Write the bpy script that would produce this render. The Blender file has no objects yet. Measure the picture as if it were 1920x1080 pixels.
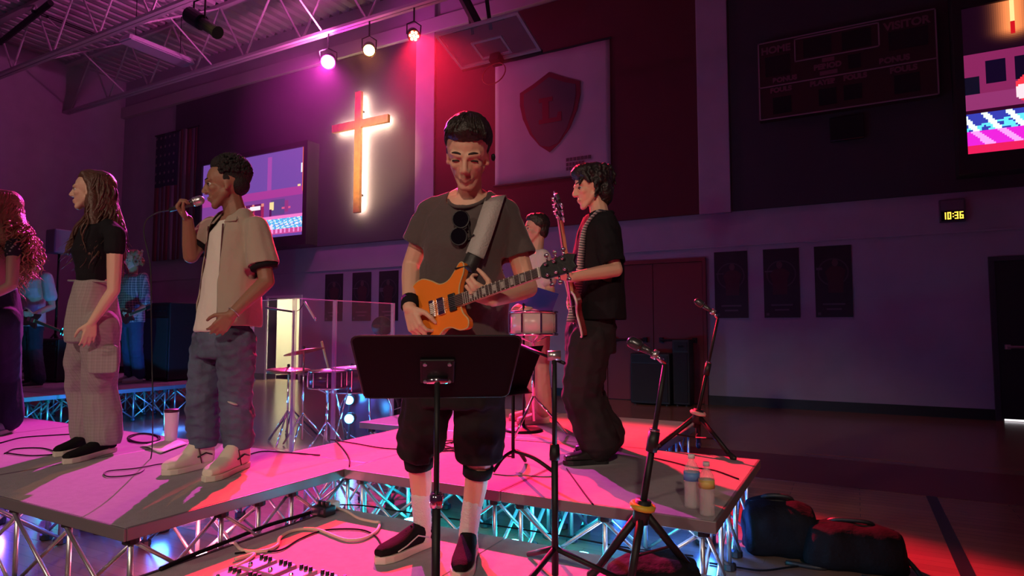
import bpy, bmesh, math, random
import numpy as np
from mathutils import Vector, Matrix, noise
random.seed(7)
scene = bpy.context.scene
COL = scene.collection
# ---------------------------------------------------------------- camera
FPX, CX, CY = 1173.0, 960.0, 540.0
PITCH, YAW = math.radians(3.75), math.radians(28.6)
CAM = Vector((0, 0, 1.18))
FWD = Vector((-math.sin(YAW)*math.cos(PITCH), math.cos(YAW)*math.cos(PITCH), math.sin(PITCH)))
RGT = Vector((math.cos(YAW), math.sin(YAW), 0))
UPC = RGT.cross(FWD)
cd_ = bpy.data.cameras.new('camera'); cam = bpy.data.objects.new('camera', cd_); COL.objects.link(cam)
cd_.sensor_width = 36; cd_.lens = FPX/1920*36; cd_.clip_end = 200; cd_.clip_start = .05
cam.matrix_world = Matrix(((RGT.x, UPC.x, -FWD.x, CAM.x), (RGT.y, UPC.y, -FWD.y, CAM.y), (RGT.z, UPC.z, -FWD.z, CAM.z), (0, 0, 0, 1)))
scene.camera = cam
cy_ = scene.cycles; cy_.max_bounces = 6; cy_.diffuse_bounces = 3; cy_.glossy_bounces = 3; cy_.volume_bounces = 0; cy_.transparent_max_bounces = 10
vs = scene.view_settings
vs.view_transform = 'Standard'; vs.look = 'None'; vs.gamma = 1; vs.use_curve_mapping = False; vs.exposure = 0.0
def ray(x, y): return FWD + RGT*((x-CX)/FPX) + UPC*((CY-y)/FPX)
def P(x, y, d): return CAM + ray(x, y)*d              # point seen at a pixel, d metres deep
def onz(x, y, z):
    r = ray(x, y); return CAM + r*((z-CAM.z)/r.z)      # ... on a horizontal plane
def ony(x, y, Y):
    r = ray(x, y); return CAM + r*(Y/r.y)              # ... on a plane parallel to the back wall
def depth(p): return (Vector(p)-CAM).dot(FWD)
Z1, Z2, WY = 0.22, 0.42, 10.2                         # low deck, main decks, back wall
# ---------------------------------------------------------------- world and large lights
w = bpy.data.worlds.new('world'); scene.world = w; w.use_nodes = True
w.node_tree.nodes['Background'].inputs[0].default_value = (.66, .17, .46, 1)
w.node_tree.nodes['Background'].inputs[1].default_value = .039
def spot(name, loc, target, color, power, size=40, blend=.4, radius=.12):
    l = bpy.data.lights.new(name, 'SPOT'); o = bpy.data.objects.new(name, l); COL.objects.link(o)
    l.energy = power; l.color = color; l.spot_size = math.radians(size); l.spot_blend = blend; l.shadow_soft_size = radius
    o.location = loc; o.rotation_euler = (Vector(target)-Vector(loc)).to_track_quat('-Z', 'Y').to_euler(); return o
def point(name, loc, color, power, radius=.1):
    l = bpy.data.lights.new(name, 'POINT'); o = bpy.data.objects.new(name, l); COL.objects.link(o)
    l.energy = power; l.color = color; l.shadow_soft_size = radius; o.location = loc; return o
# front-of-house wash: warm white lamps hung in the hall behind the camera
spot('front_wash', (3.6, -8.5, 6.6), (-2.0, 2.4, 1.0), (1.0, .76, .57), 1900, 24, .6, .25)
spot('front_wash', (-5.0, -8.5, 6.6), (-2.8, 2.2, 1.0), (1.0, .76, .57), 1000, 24, .6, .25)
spot('cross_fill', (-3.0, -7.0, 6.2), (-8.8, 10.1, 4.75), (1.0, .72, .22), 17000, 8.0, .9, .1)  # extra unseen spot, added to brighten the face of the cross
# ---------------------------------------------------------------- materials
MATS = {}
def mat(name, color, rough=.6, metal=0., bump=0., bscale=60., var=0., vscale=8., emit=None, estr=0., spec=.5, trans=0., alpha=1., attr=None, sheen=0.):
    if name in MATS: return MATS[name]
    m = bpy.data.materials.new(name); m.use_nodes = True; nt = m.node_tree; b = nt.nodes['Principled BSDF']
    c = (*color, 1) if len(color) == 3 else color
    b.inputs['Base Color'].default_value = c; b.inputs['Roughness'].default_value = rough; b.inputs['Metallic'].default_value = metal
    b.inputs['Specular IOR Level'].default_value = spec; b.inputs['Transmission Weight'].default_value = trans; b.inputs['Alpha'].default_value = alpha
    if sheen: b.inputs['Sheen Weight'].default_value = sheen
    if emit: b.inputs['Emission Color'].default_value = (*emit, 1); b.inputs['Emission Strength'].default_value = estr
    tc = nt.nodes.new('ShaderNodeTexCoord')
    src = None
    if attr:
        a = nt.nodes.new('ShaderNodeAttribute'); a.attribute_name = attr; src = a.outputs['Color']
    if var > 0:
        n = nt.nodes.new('ShaderNodeTexNoise'); n.inputs['Scale'].default_value = vscale; n.inputs['Detail'].default_value = 5
        nt.links.new(tc.outputs['Object'], n.inputs['Vector'])
        hsv = nt.nodes.new('ShaderNodeHueSaturation'); mr = nt.nodes.new('ShaderNodeMapRange')
        mr.inputs[1].default_value = .3; mr.inputs[2].default_value = .7; mr.inputs[3].default_value = 1-var; mr.inputs[4].default_value = 1+var
        nt.links.new(n.outputs[0], mr.inputs[0]); nt.links.new(mr.outputs[0], hsv.inputs['Value'])
        if src: nt.links.new(src, hsv.inputs['Color'])
        else: hsv.inputs['Color'].default_value = c
        src = hsv.outputs[0]
    if src: nt.links.new(src, b.inputs['Base Color'])
    if bump > 0:
        n = nt.nodes.new('ShaderNodeTexNoise'); n.inputs['Scale'].default_value = bscale; n.inputs['Detail'].default_value = 4
        nt.links.new(tc.outputs['Object'], n.inputs['Vector'])
        bp = nt.nodes.new('ShaderNodeBump'); bp.inputs['Strength'].default_value = bump; bp.inputs['Distance'].default_value = .01
        nt.links.new(n.outputs[0], bp.inputs['Height']); nt.links.new(bp.outputs[0], b.inputs['Normal'])
    MATS[name] = m; return m
def nodes(m): return m.node_tree, m.node_tree.nodes['Principled BSDF']
# ---------------------------------------------------------------- mesh helpers
ORG = {}
def V(*a): return Vector(a)
class MB:
    def __init__(s): s.v = []; s.f = []; s.mi = []
    def add(s, vs, fs, mi=0):
        o = len(s.v); s.v += [tuple(v) for v in vs]; s.f += [tuple(i+o for i in f) for f in fs]; s.mi += [mi]*len(fs); return s
    def box(s, a, b, M=None, mi=0):
        x0, y0, z0 = a; x1, y1, z1 = b
        vs = [Vector(p) for p in ((x0,y0,z0),(x1,y0,z0),(x1,y1,z0),(x0,y1,z0),(x0,y0,z1),(x1,y0,z1),(x1,y1,z1),(x0,y1,z1))]
        if M: vs = [M @ v for v in vs]
        return s.add(vs, [(0,3,2,1),(4,5,6,7),(0,1,5,4),(1,2,6,5),(2,3,7,6),(3,0,4,7)], mi)
    def tube(s, p0, p1, r0, r1=None, n=8, mi=0):
        r1 = r0 if r1 is None else r1
        p0, p1 = Vector(p0), Vector(p1); d = (p1-p0).normalized(); u = d.orthogonal().normalized(); w_ = d.cross(u)
        vs = []
        for p, r in ((p0, r0), (p1, r1)):
            for i in range(n):
                a = 2*math.pi*i/n; vs.append(p+u*(r*math.cos(a))+w_*(r*math.sin(a)))
        fs = [(i, (i+1) % n, n+(i+1) % n, n+i) for i in range(n)]+[tuple(range(n-1, -1, -1)), tuple(range(n, 2*n))]
        return s.add(vs, fs, mi)
    def path(s, pts, r, n=6, mi=0):
        pts = [Vector(p) for p in pts]; vs = []; fs = []; N = len(pts)
        rr = r if isinstance(r, (list, tuple)) else [r]*N
        u = (pts[1]-pts[0]).orthogonal().normalized()
        for k, p in enumerate(pts):
            d = (pts[min(k+1, N-1)]-pts[max(k-1, 0)]).normalized(); u = (u-d*u.dot(d)).normalized(); w_ = d.cross(u)
            for i in range(n):
                a = 2*math.pi*i/n; vs.append(p+u*(rr[k]*math.cos(a))+w_*(rr[k]*math.sin(a)))
        for k in range(N-1):
            for i in range(n): fs.append((k*n+i, k*n+(i+1) % n, (k+1)*n+(i+1) % n, (k+1)*n+i))
        fs += [tuple(range(n-1, -1, -1)), tuple(range((N-1)*n, N*n))]
        return s.add(vs, fs, mi)
    def cap(s, p0, r0, p1, r1, n=10):
        p0, p1 = Vector(p0), Vector(p1); d = p1-p0; L = d.length; d = d.normalized() if L > 1e-6 else V(0, 0, 1)
        u = d.orthogonal().normalized(); w_ = d.cross(u); rings = []
        for k in range(1, 4): a = math.pi/2*(1-k/4); rings.append((p0-d*(r0*math.sin(a)), r0*math.cos(a)))
        rings += [(p0, r0), (p1, r1)]
        for k in range(1, 4): a = math.pi/2*k/4; rings.append((p1+d*(r1*math.sin(a)), r1*math.cos(a)))
        vs = [p0-d*r0]
        for p, r in rings:
            for i in range(n): a = 2*math.pi*i/n; vs.append(p+u*(r*math.cos(a))+w_*(r*math.sin(a)))
        vs.append(p1+d*r1); e = len(vs)-1; m = len(rings); fs = []
        for i in range(n):
            fs.append((0, 1+(i+1) % n, 1+i)); fs.append((e, 1+(m-1)*n+i, 1+(m-1)*n+(i+1) % n))
            for k in range(m-1): fs.append((1+k*n+i, 1+k*n+(i+1) % n, 1+(k+1)*n+(i+1) % n, 1+(k+1)*n+i))
        return s.add(vs, fs)
    def chain(s, pts, rs, n=10):
        for i in range(len(pts)-1): s.cap(pts[i], rs[i], pts[i+1], rs[i+1], n)
        return s
    def ell(s, c, r, M=None, n=16, m=10, mi=0):
        c = Vector(c); vs = [(0, 0, -1)]
        for j in range(1, m):
            t = -math.pi/2+math.pi*j/m
            for i in range(n): a = 2*math.pi*i/n; vs.append((math.cos(t)*math.cos(a), math.cos(t)*math.sin(a), math.sin(t)))
        vs.append((0, 0, 1)); e = len(vs)-1
        vs = [Vector((v[0]*r[0], v[1]*r[1], v[2]*r[2]))+c for v in vs]
        if M: vs = [M @ v for v in vs]
        fs = []
        for i in range(n):
            fs.append((0, 1+(i+1) % n, 1+i)); fs.append((e, 1+(m-2)*n+i, 1+(m-2)*n+(i+1) % n))
            for k in range(m-2): fs.append((1+k*n+i, 1+k*n+(i+1) % n, 1+(k+1)*n+(i+1) % n, 1+(k+1)*n+i))
        return s.add(vs, fs, mi)
    def loft(s, rings, n=22, mi=0, pw=1.0):
        # rings: (centre, vector a, vector b)
        vs = []; N = len(rings)
        for c, a, b in rings:
            for i in range(n):
                t = 2*math.pi*i/n; ct, st = math.cos(t), math.sin(t)
                ct = math.copysign(abs(ct)**pw, ct); st = math.copysign(abs(st)**pw, st)
                vs.append(Vector(c)+Vector(a)*ct+Vector(b)*st)
        fs = []
        for k in range(N-1):
            for i in range(n): fs.append((k*n+i, k*n+(i+1) % n, (k+1)*n+(i+1) % n, (k+1)*n+i))
        fs += [tuple(range(n-1, -1, -1)), tuple(range((N-1)*n, N*n))]
        return s.add(vs, fs, mi)
    def prism(s, poly, M, t0, t1, mi=0):
        n = len(poly)
        vs = [M @ Vector((x, y, t0)) for x, y in poly]+[M @ Vector((x, y, t1)) for x, y in poly]
        fs = [tuple(range(n-1, -1, -1)), tuple(range(n, 2*n))]+[(i, (i+1) % n, n+(i+1) % n, n+i) for i in range(n)]
        return s.add(vs, fs, mi)
    def lathe(s, prof, c=(0, 0, 0), n=20, M=None, mi=0):
        c = Vector(c); vs = []; fs = []; N = len(prof)
        for r, z in prof:
            for i in range(n): a = 2*math.pi*i/n; v = Vector((r*math.cos(a), r*math.sin(a), z)); vs.append((M @ v if M else v)+c)
        for k in range(N-1):
            for i in range(n): fs.append((k*n+i, k*n+(i+1) % n, (k+1)*n+(i+1) % n, (k+1)*n+i))
        fs += [tuple(range(n-1, -1, -1)), tuple(range((N-1)*n, N*n))]
        return s.add(vs, fs, mi)
    def mesh(s, name, off=(0, 0, 0), fix=True):
        me = bpy.data.meshes.new(name); ox, oy, oz = off
        me.from_pydata([(x-ox, y-oy, z-oz) for x, y, z in s.v], [], s.f)
        if fix:
            bm = bmesh.new(); bm.from_mesh(me); bmesh.ops.recalc_face_normals(bm, faces=bm.faces); bm.to_mesh(me); bm.free()
        if any(s.mi):
            me.polygons.foreach_set('material_index', s.mi)
        return me
    def build(s, name, m, parent=None, smooth=False, bevel=0.):
        off = ORG.get(parent.name, Vector((0, 0, 0))) if parent else Vector((0, 0, 0))
        me = s.mesh(name, off)
        for mm in (m if isinstance(m, (list, tuple)) else [m]): me.materials.append(mm)
        if smooth: me.polygons.foreach_set('use_smooth', [True]*len(me.polygons))
        o = bpy.data.objects.new(name, me); COL.objects.link(o)
        if parent: o.parent = parent
        ORG[o.name] = off
        if bevel:
            bv = o.modifiers.new('bevel', 'BEVEL'); bv.width = bevel; bv.segments = 2; bv.limit_method = 'ANGLE'
        return o
def tag(o, label, cat, group=None):
    o['label'] = label; o['category'] = cat
    if group: o['group'] = group
    return o
def thing(name, label, cat, loc=(0, 0, 0), group=None):
    o = bpy.data.objects.new(name, None); COL.objects.link(o); o.location = loc; o.empty_display_size = .05; ORG[o.name] = Vector(loc)
    return tag(o, label, cat, group)
def struct(o): o['kind'] = 'structure'; return o
def solo(mb, name, m, label, cat, group=None, smooth=False, bevel=0.):
    return tag(mb.build(name, m, None, smooth, bevel), label, cat, group)
def one(f):                                            # a mesh with a single box
    return f
def box(a, b, M=None): return MB().box(a, b, M)
def frame(o, x, y, z=None):                            # matrix from an origin and axes
    x = Vector(x).normalized(); y = Vector(y); y = (y-x*y.dot(x)).normalized(); z = x.cross(y)
    return Matrix(((x.x, y.x, z.x, o[0]), (x.y, y.y, z.y, o[1]), (x.z, y.z, z.z, o[2]), (0, 0, 0, 1)))
def ends(planes, base=None):                           # open the ends of sleeves and hems
    def c(w_):
        k = np.zeros(len(w_), bool) if base is None else base(w_)
        for p, d, rad in planes:
            r = w_-np.array(p); k |= (r @ np.array(Vector(d).normalized()) > 0) & (np.linalg.norm(r, axis=1) < rad)
        return k
    return c
def evalmesh(me, mods):
    o = bpy.data.objects.new('tmp', me); COL.objects.link(o)
    for t, kw in mods:
        md = o.modifiers.new(t, t)
        for k, v_ in kw.items(): setattr(md, k, v_)
    dg = bpy.context.evaluated_depsgraph_get(); dg.update()
    r = bpy.data.meshes.new_from_object(o.evaluated_get(dg))
    bpy.data.objects.remove(o); return r
def fuse(mb, name, m, parent, voxel=.006, smooth=3, wr=0., wscale=14., stretch=(1, 1, 1), cut=None, colf=None, fac=.5, solid=0.):
    """One continuous skin over overlapping solids."""
    off = ORG[parent.name]
    me = mb.mesh(name, off, fix=True)
    me2 = evalmesh(me, [('REMESH', dict(mode='VOXEL', voxel_size=voxel)), ('SMOOTH', dict(iterations=smooth, factor=fac))])
    bpy.data.meshes.remove(me)
    n = len(me2.vertices); co = np.empty(n*3, 'f'); me2.vertices.foreach_get('co', co); co = co.reshape(-1, 3)
    if wr > 0:
        no = np.empty(n*3, 'f'); me2.vertices.foreach_get('normal', no); no = no.reshape(-1, 3)
        h = np.array([noise.noise((c[0]*wscale*stretch[0], c[1]*wscale*stretch[1], c[2]*wscale*stretch[2])) for c in co], 'f')
        h2 = np.array([noise.noise((c[0]*wscale*2.3+9, c[1]*wscale*2.3, c[2]*wscale*2.3*stretch[2])) for c in co], 'f')
        co = co+no*((1-np.abs(h)*2)*wr*.7+h2*wr*.5)[:, None]; me2.vertices.foreach_set('co', co.ravel())
    if cut is not None:
        w_ = co+np.array(off, 'f'); kill = cut(w_)
        bm = bmesh.new(); bm.from_mesh(me2); bm.verts.ensure_lookup_table()
        bmesh.ops.delete(bm, geom=[bm.verts[i] for i in np.nonzero(kill)[0]], context='VERTS')
        bv = {}
        for e in bm.edges:
            if len(e.link_faces) == 1:
                for a, b in ((e.verts[0], e.verts[1]), (e.verts[1], e.verts[0])): bv.setdefault(a, []).append(b)
        for _ in range(14):                            # even out the cut edge
            new = {a: a.co*.5+sum((b.co for b in nb), Vector())/len(nb)*.5 for a, nb in bv.items()}
            for a, c_ in new.items(): a.co = c_
        bm.to_mesh(me2); bm.free()
    me2.name = name
    if colf is not None:
        n = len(me2.vertices); co = np.empty(n*3, 'f'); me2.vertices.foreach_get('co', co); co = co.reshape(-1, 3)+np.array(off, 'f')
        c = np.ones((n, 4), 'f'); c[:, :3] = colf(co)
        a = me2.color_attributes.new('Col', 'FLOAT_COLOR', 'POINT'); a.data.foreach_set('color', c.ravel())
    me2.materials.clear(); me2.materials.append(m)
    me2.polygons.foreach_set('use_smooth', [True]*len(me2.polygons)); me2.update()
    o = bpy.data.objects.new(name, me2); COL.objects.link(o); o.parent = parent; ORG[o.name] = off
    if solid:
        sd = o.modifiers.new('solidify', 'SOLIDIFY'); sd.thickness = solid; sd.offset = -1
    return o
def text(body, name, m, parent, M, size, thick=.004, align='CENTER', bold=0.0, squash=1.0):
    cu = bpy.data.curves.new(name, 'FONT'); cu.body = body; cu.size = size; cu.align_x = align; cu.align_y = 'CENTER'; cu.extrude = thick/2; cu.offset = bold
    to = bpy.data.objects.new('tmp', cu); COL.objects.link(to)
    dg = bpy.context.evaluated_depsgraph_get(); dg.update()
    me = bpy.data.meshes.new_from_object(to.evaluated_get(dg)); bpy.data.objects.remove(to)
    off = ORG[parent.name]; S = Matrix.Diagonal((squash, 1, 1, 1))
    me.transform(Matrix.Translation(-off) @ M @ S); me.materials.clear(); me.materials.append(m); me.name = name
    o = bpy.data.objects.new(name, me); COL.objects.link(o); o.parent = parent; ORG[o.name] = off; return o
def bez(pts, n=10):                                    # Catmull-Rom through the points
    pts = [Vector(p) for p in pts]; q = [pts[0]*2-pts[1]]+pts+[pts[-1]*2-pts[-2]]; out = []
    for i in range(1, len(q)-2):
        for k in range(n):
            t = k/n; a, b, c, d = q[i-1], q[i], q[i+1], q[i+2]
            out.append(.5*((2*b)+(c-a)*t+(2*a-5*b+4*c-d)*t*t+(3*b-a-3*c+d)*t**3))
    return out+[pts[-1]]
# ================================================================ the setting
m_block = mat('painted_block', (.40, .345, .42), .75, bump=.25, bscale=40, var=.05, vscale=3)
nt, b_ = nodes(m_block)                                # fine block courses as relief only
tc = nt.nodes.new('ShaderNodeTexCoord'); mp = nt.nodes.new('ShaderNodeMapping'); mp.inputs['Rotation'].default_value = (math.pi/2, 0, 0)
bt = nt.nodes.new('ShaderNodeTexBrick'); bt.inputs['Scale'].default_value = 2.5; bt.inputs['Mortar Size'].default_value = .012
nt.links.new(tc.outputs['Object'], mp.inputs[0]); nt.links.new(mp.outputs[0], bt.inputs[0])
bp = nt.nodes.new('ShaderNodeBump'); bp.inputs['Strength'].default_value = .25; bp.inputs['Distance'].default_value = .01
nt.links.new(bt.outputs['Fac'], bp.inputs['Height']); nt.links.new(bp.outputs[0], b_.inputs['Normal'])
m_panel_dark = mat('panel_charcoal', (.06, .045, .075), .9, bump=.4, bscale=90)
m_panel_red = mat('panel_maroon', (.11, .016, .024), .9, bump=.4, bscale=90)
m_panel_grey = mat('panel_grey', (.05, .045, .055), .9, bump=.4, bscale=90)
m_black = mat('black_paint', (.012, .012, .014), .5, bump=.1)
m_blackmetal = mat('black_metal', (.010, .010, .012), .5, 0, bump=.05, bscale=200, spec=.3)
m_door_red = mat('door_red', (.22, .016, .02), .5, bump=.08)
m_matte = mat('matte_black', (.007, .006, .008), .75, spec=.15, bump=.05)
m_steel = mat('steel', (.62, .62, .64), .3, .9, bump=.05, bscale=120)
m_chrome = mat('chrome', (.8, .8, .82), .12, 1.0, bump=.02)
m_alu = mat('aluminium', (.66, .67, .70), .32, .85, bump=.06, bscale=150)
m_white = mat('white_paint', (.75, .74, .73), .6, bump=.05)
m_deckpaint = mat('roof_deck', (.50, .42, .47), .6, bump=.1)
m_joist = mat('joist_paint', (.50, .44, .48), .5, bump=.1)
m_wood_floor = mat('gym_wood', (.34, .19, .12), .22, bump=.02, bscale=30)
nt, b_ = nodes(m_wood_floor)
tc = nt.nodes.new('ShaderNodeTexCoord'); bt = nt.nodes.new('ShaderNodeTexBrick'); bt.inputs['Scale'].default_value = 1.6
bt.inputs['Brick Width'].default_value = 1.4; bt.inputs['Row Height'].default_value = .12; bt.inputs['Mortar Size'].default_value = .003
bt.inputs['Color1'].default_value = (.21, .12, .08, 1); bt.inputs['Color2'].default_value = (.27, .155, .10, 1); bt.inputs['Mortar'].default_value = (.16, .09, .06, 1)
nt.links.new(tc.outputs['Object'], bt.inputs[0]); nt.links.new(bt.outputs[0], b_.inputs['Base Color'])
m_stripe = mat('maroon_floor_paint', (.13, .025, .03), .3, bump=.02)
m_blackline = mat('black_floor_paint', (.015, .015, .02), .3, bump=.02)
XL, XR, ZC = -18.3, 5.5, 8.3
wx = lambda x, y: ony(x, y, WY).x
wz = lambda x, y: ony(x, y, WY).z
struct(box((XL-.3, -3, -.1), (XR, WY+3.2, 0)).build('floor', m_wood_floor))
s_ = struct(box((-2.2, onz(1440, 898, 0).y, 0), (XR, onz(1440, 850, 0).y, .002)).build('trim_1', m_stripe)); s_['label'] = 'maroon painted band across the gym floor'
bx_ = onz(1745, 930, 0).x
s_ = struct(box((bx_-.03, -3, 0), (bx_+.035, onz(1745, 931, 0).y, .003)).build('trim_2', m_blackline)); s_['label'] = 'black painted court line'
# back wall with a doorway (left) through it
d3a, d3b, d3z = wx(502, 640), wx(562, 640), wz(530, 559)
wb = MB()
wb.box((XL-.3, WY, 0), (d3a, WY+.25, ZC)); wb.box((d3b, WY, 0), (XR, WY+.25, ZC)); wb.box((d3a, WY, d3z), (d3b, WY+.25, ZC))
wall = struct(wb.build('wall_back', m_block))
pz0, pz1 = wz(1160, 415), wz(985, 20)
pilx = [(wx(783, 300), wx(818, 300)), (wx(1313, 380), wx(1372, 380))]
def wallpart(name, x0, x1, z0, z1, m, t=.05, bevel=.01):
    o = box((x0, WY-t, z0), (x1, WY+.01, z1)).build(name, m, wall, bevel=bevel); return o
wallpart('acoustic_panel', wx(330, 300), pilx[0][0], pz0, pz1, m_panel_dark)
wallpart('acoustic_panel', pilx[0][1], pilx[1][0], pz0, pz1, m_panel_red)
wallpart('acoustic_panel', pilx[1][1], XR, pz0, pz1, m_panel_grey)
for a, b in pilx: wallpart('pilaster', a, b, pz0-.02, ZC-.2, m_block, .09)
wallpart('ledge', XL, XR, wz(1480, 452)-.03, wz(1480, 452), m_block, .02, 0)
wallpart('wall_top_beam', XL, XR, pz1+.02, pz1+.32, m_joist, .12)
struct(box((d3b, WY-.02, 0), (XR, WY, .14)).build('baseboard_back', m_black))
struct(box((XL, WY-.02, 0), (d3a, WY, .14)).build('baseboard_left', m_black))
struct(box((XL-.3, -3, 0), (XL, WY, ZC)).build('wall_left', m_block))
# corridor behind the open doorway
m_cream = mat('cream_wall', (.82, .78, .60), .8, bump=.05)
cr = MB(); cr.box((d3a-.9, WY+.25, -.02), (d3b+.4, WY+2.4, 0)); cr.box((d3a-.9, WY+2.4, 0), (d3b+.4, WY+2.5, 2.6)); cr.box((d3a-1, WY+.25, 0), (d3a-.9, WY+2.4, 2.6)); cr.box((d3b+.4, WY+.25, 0), (d3b+.5, WY+2.4, 2.6)); cr.box((d3a-.9, WY+.25, 2.6), (d3b+.4, WY+2.4, 2.7))
struct(cr.build('wall_corridor', m_cream))
ct = thing('corridor_ceiling_light', 'lit ceiling lamp in the corridor behind the open doorway', 'light', ((d3a+d3b)/2, WY+1.1, 2.5))
box((d3a, WY+.7, 2.54), (d3b, WY+1.5, 2.6)).build('housing', m_white, ct)
box((d3a+.05, WY+.75, 2.52), (d3b-.05, WY+1.45, 2.54)).build('diffuser', mat('corridor_diffuser', (.9, .9, .8), .5, emit=(1, .95, .72), estr=34), ct)
d3 = box((d3a-.06, WY-.03, 0), (d3a, WY+.26, d3z+.06)).box((d3b, WY-.03, 0), (d3b+.06, WY+.26, d3z+.06)).box((d3a, WY-.03, d3z), (d3b, WY+.26, d3z+.06)).build('door_3', m_white); struct(d3)
d3['label'] = 'open lit doorway behind the drum shield'
# red double door
rx0, rx1, rz = wx(1140, 600), wx(1320, 600), wz(1320, 490)
do = struct(box((rx0-.06, WY-.06, 0), (rx0, WY, rz+.06)).box((rx1, WY-.06, 0), (rx1+.05, WY, rz+.06)).box((rx0, WY-.06, rz), (rx1, WY, rz+.06)).build('door_1', m_door_red)); do['label'] = 'dark red double door'
mx = (rx0+rx1)/2
for a, b, s in ((rx0+.005, mx-.004, 1), (mx+.004, rx1-.005, -1)):
    lf = box((a, WY-.045, .01), (b, WY-.002, rz-.005)).build('door_leaf', m_door_red, do, bevel=.004)
    h = MB().tube((a+.12, WY-.11, 1.0), (b-.12, WY-.11, 1.0), .018); h.box((a+.1, WY-.11, .96), (a+.16, WY-.045, 1.04)); h.box((b-.16, WY-.11, .96), (b-.1, WY-.045, 1.04))
    h.build('push_bar', m_blackmetal, lf)
# dark door at the right edge
gx0, gz = wx(1868, 600), wz(1868, 490)
do2 = struct(box((gx0-.06, WY-.05, 0), (gx0, WY, gz+.06)).box((gx0, WY-.05, gz), (gx0+1.0, WY, gz+.06)).box((gx0+1.0, WY-.05, 0), (gx0+1.06, WY, gz+.06)).build('door_2', m_panel_grey)); do2['label'] = 'dark exit door at the right edge'
lf = box((gx0+.003, WY-.04, .03), (gx0+.997, WY-.002, gz-.005)).build('door_leaf', m_black, do2)
MB().tube((gx0+.08, WY-.1, .95), (gx0+.92, WY-.1, .95), .02).box((gx0+.06, WY-.1, .92), (gx0+.12, WY-.04, .98)).box((gx0+.88, WY-.1, .92), (gx0+.94, WY-.04, .98)).build('push_bar', m_steel, lf)
box((gx0+.03, WY-.035, .004), (gx0+.97, WY-.008, .026)).build('gap_light', mat('door_gap_glow', (.9, .9, 1), .5, emit=(1, .95, 1), estr=1.2), do2)  # glowing strip stands in for light leaking under the door
# roof: ribbed metal deck and open web joists
dk = MB(); n_ = int((XR-XL)/.3)
prof = []
for i in range(n_):
    x = XL+i*.3; prof += [(x, ZC), (x+.16, ZC), (x+.19, ZC+.07), (x+.27, ZC+.07)]
prof.append((XR, ZC)); vs_ = [(x, -1.0, z) for x, z in prof]+[(x, WY, z) for x, z in prof]; k_ = len(prof)
dk.add(vs_, [(i, i+1, k_+i+1, k_+i) for i in range(k_-1)])
struct(dk.build('ceiling', m_deckpaint))
JY1, JY2 = onz(300, 160, 6.9).y, onz(150, 85, 6.9).y
def joist(Y, label):
    t = thing('roof_joist', label, 'joist', (-6, Y, 6.9), 'open web roof joists')
    for dy in (-.045, .045): box((XL, Y+dy-.035, 6.9), (XR, Y+dy+.035, 6.955)).build('bottom_chord', m_joist, t)
    box((XL, Y-.07, ZC-.08), (XR, Y+.07, ZC-.001)).build('top_chord', m_joist, t)
    x = XL+.3; up = True; first = None
    while x < XR-.9:
        a, b = ((x, Y, 6.93), (x+.85, Y, ZC-.05)) if up else ((x, Y, ZC-.05), (x+.85, Y, 6.93))
        MB().tube(a, b, .022, n=6).build('web', m_joist, t); x += .85; up = not up
    return t
joist(JY1, 'pale roof joist nearest the back wall, ending over the cross')
joist(JY2, 'pale roof joist second from the back wall')
joist(2*JY2-JY1, 'pale roof joist third from the back wall')
br = MB()
for i, x in enumerate((-15.5, -12.2, -8.9, -5.6)):
    for kk, (a, b) in enumerate( (((x, JY1, 6.93), (x, JY2, ZC-.06)), ((x+.12, JY1, ZC-.06), (x+.12, JY2, 6.93)))):
        tag(MB().tube(a, b, .018, n=6).build('bridging_bar', m_joist), 'thin bridging bar '+('falling' if kk else 'rising')+' from the rear joist, '+('leftmost pair', 'second pair from the left', 'pair over the cross', 'pair right of the lamps')[i], 'bar', 'bridging bars between the roof joists')
# two dark tubes slanting under the deck
for i, (a, b) in enumerate((((60, 20), (178, 65)), ((0, 80), (95, 5)))):
    p0, p1 = onz(*a, 7.7), onz(*b, 7.7)
    solo(MB().tube(p0, p1, .035 if i == 0 else .06, n=8), 'roof_tube', m_blackmetal, ('thin dark tube slanting under the roof deck' if i == 0 else 'thick dark tube in the top left corner under the roof'), 'pipe')
# unlit high bay fixtures
def highbay(px, py, label):
    c = onz(px, py, 7.25); t = thing('ceiling_light', label, 'light', c, 'unlit ceiling fixtures')
    MB().loft([(c+V(0, 0, -.06), V(.24, 0, 0), V(0, .75, 0)), (c+V(0, 0, .04), V(.2, 0, 0), V(0, .72, 0)), (c+V(0, 0, .09), V(.08, 0, 0), V(0, .68, 0))], n=16, pw=.25).build('housing', mat('fixture_white', (.62, .56, .66), .4, bump=.03), t)
    box(c+V(-.2, -.7, -.075), c+V(.2, .7, -.062)).build('lens', mat('fixture_lens', (.55, .5, .62), .3), t)
    for dy in (-.5, .5): MB().tube(c+V(0, dy, .08), c+V(0, dy, ZC-7.25), .008, n=6).build('hanger_rod', m_blackmetal, t)
highbay(297, 95, 'unlit flat ceiling fixture between the two roof joists')
highbay(70, 184, 'unlit flat ceiling fixture near the left wall')
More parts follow.
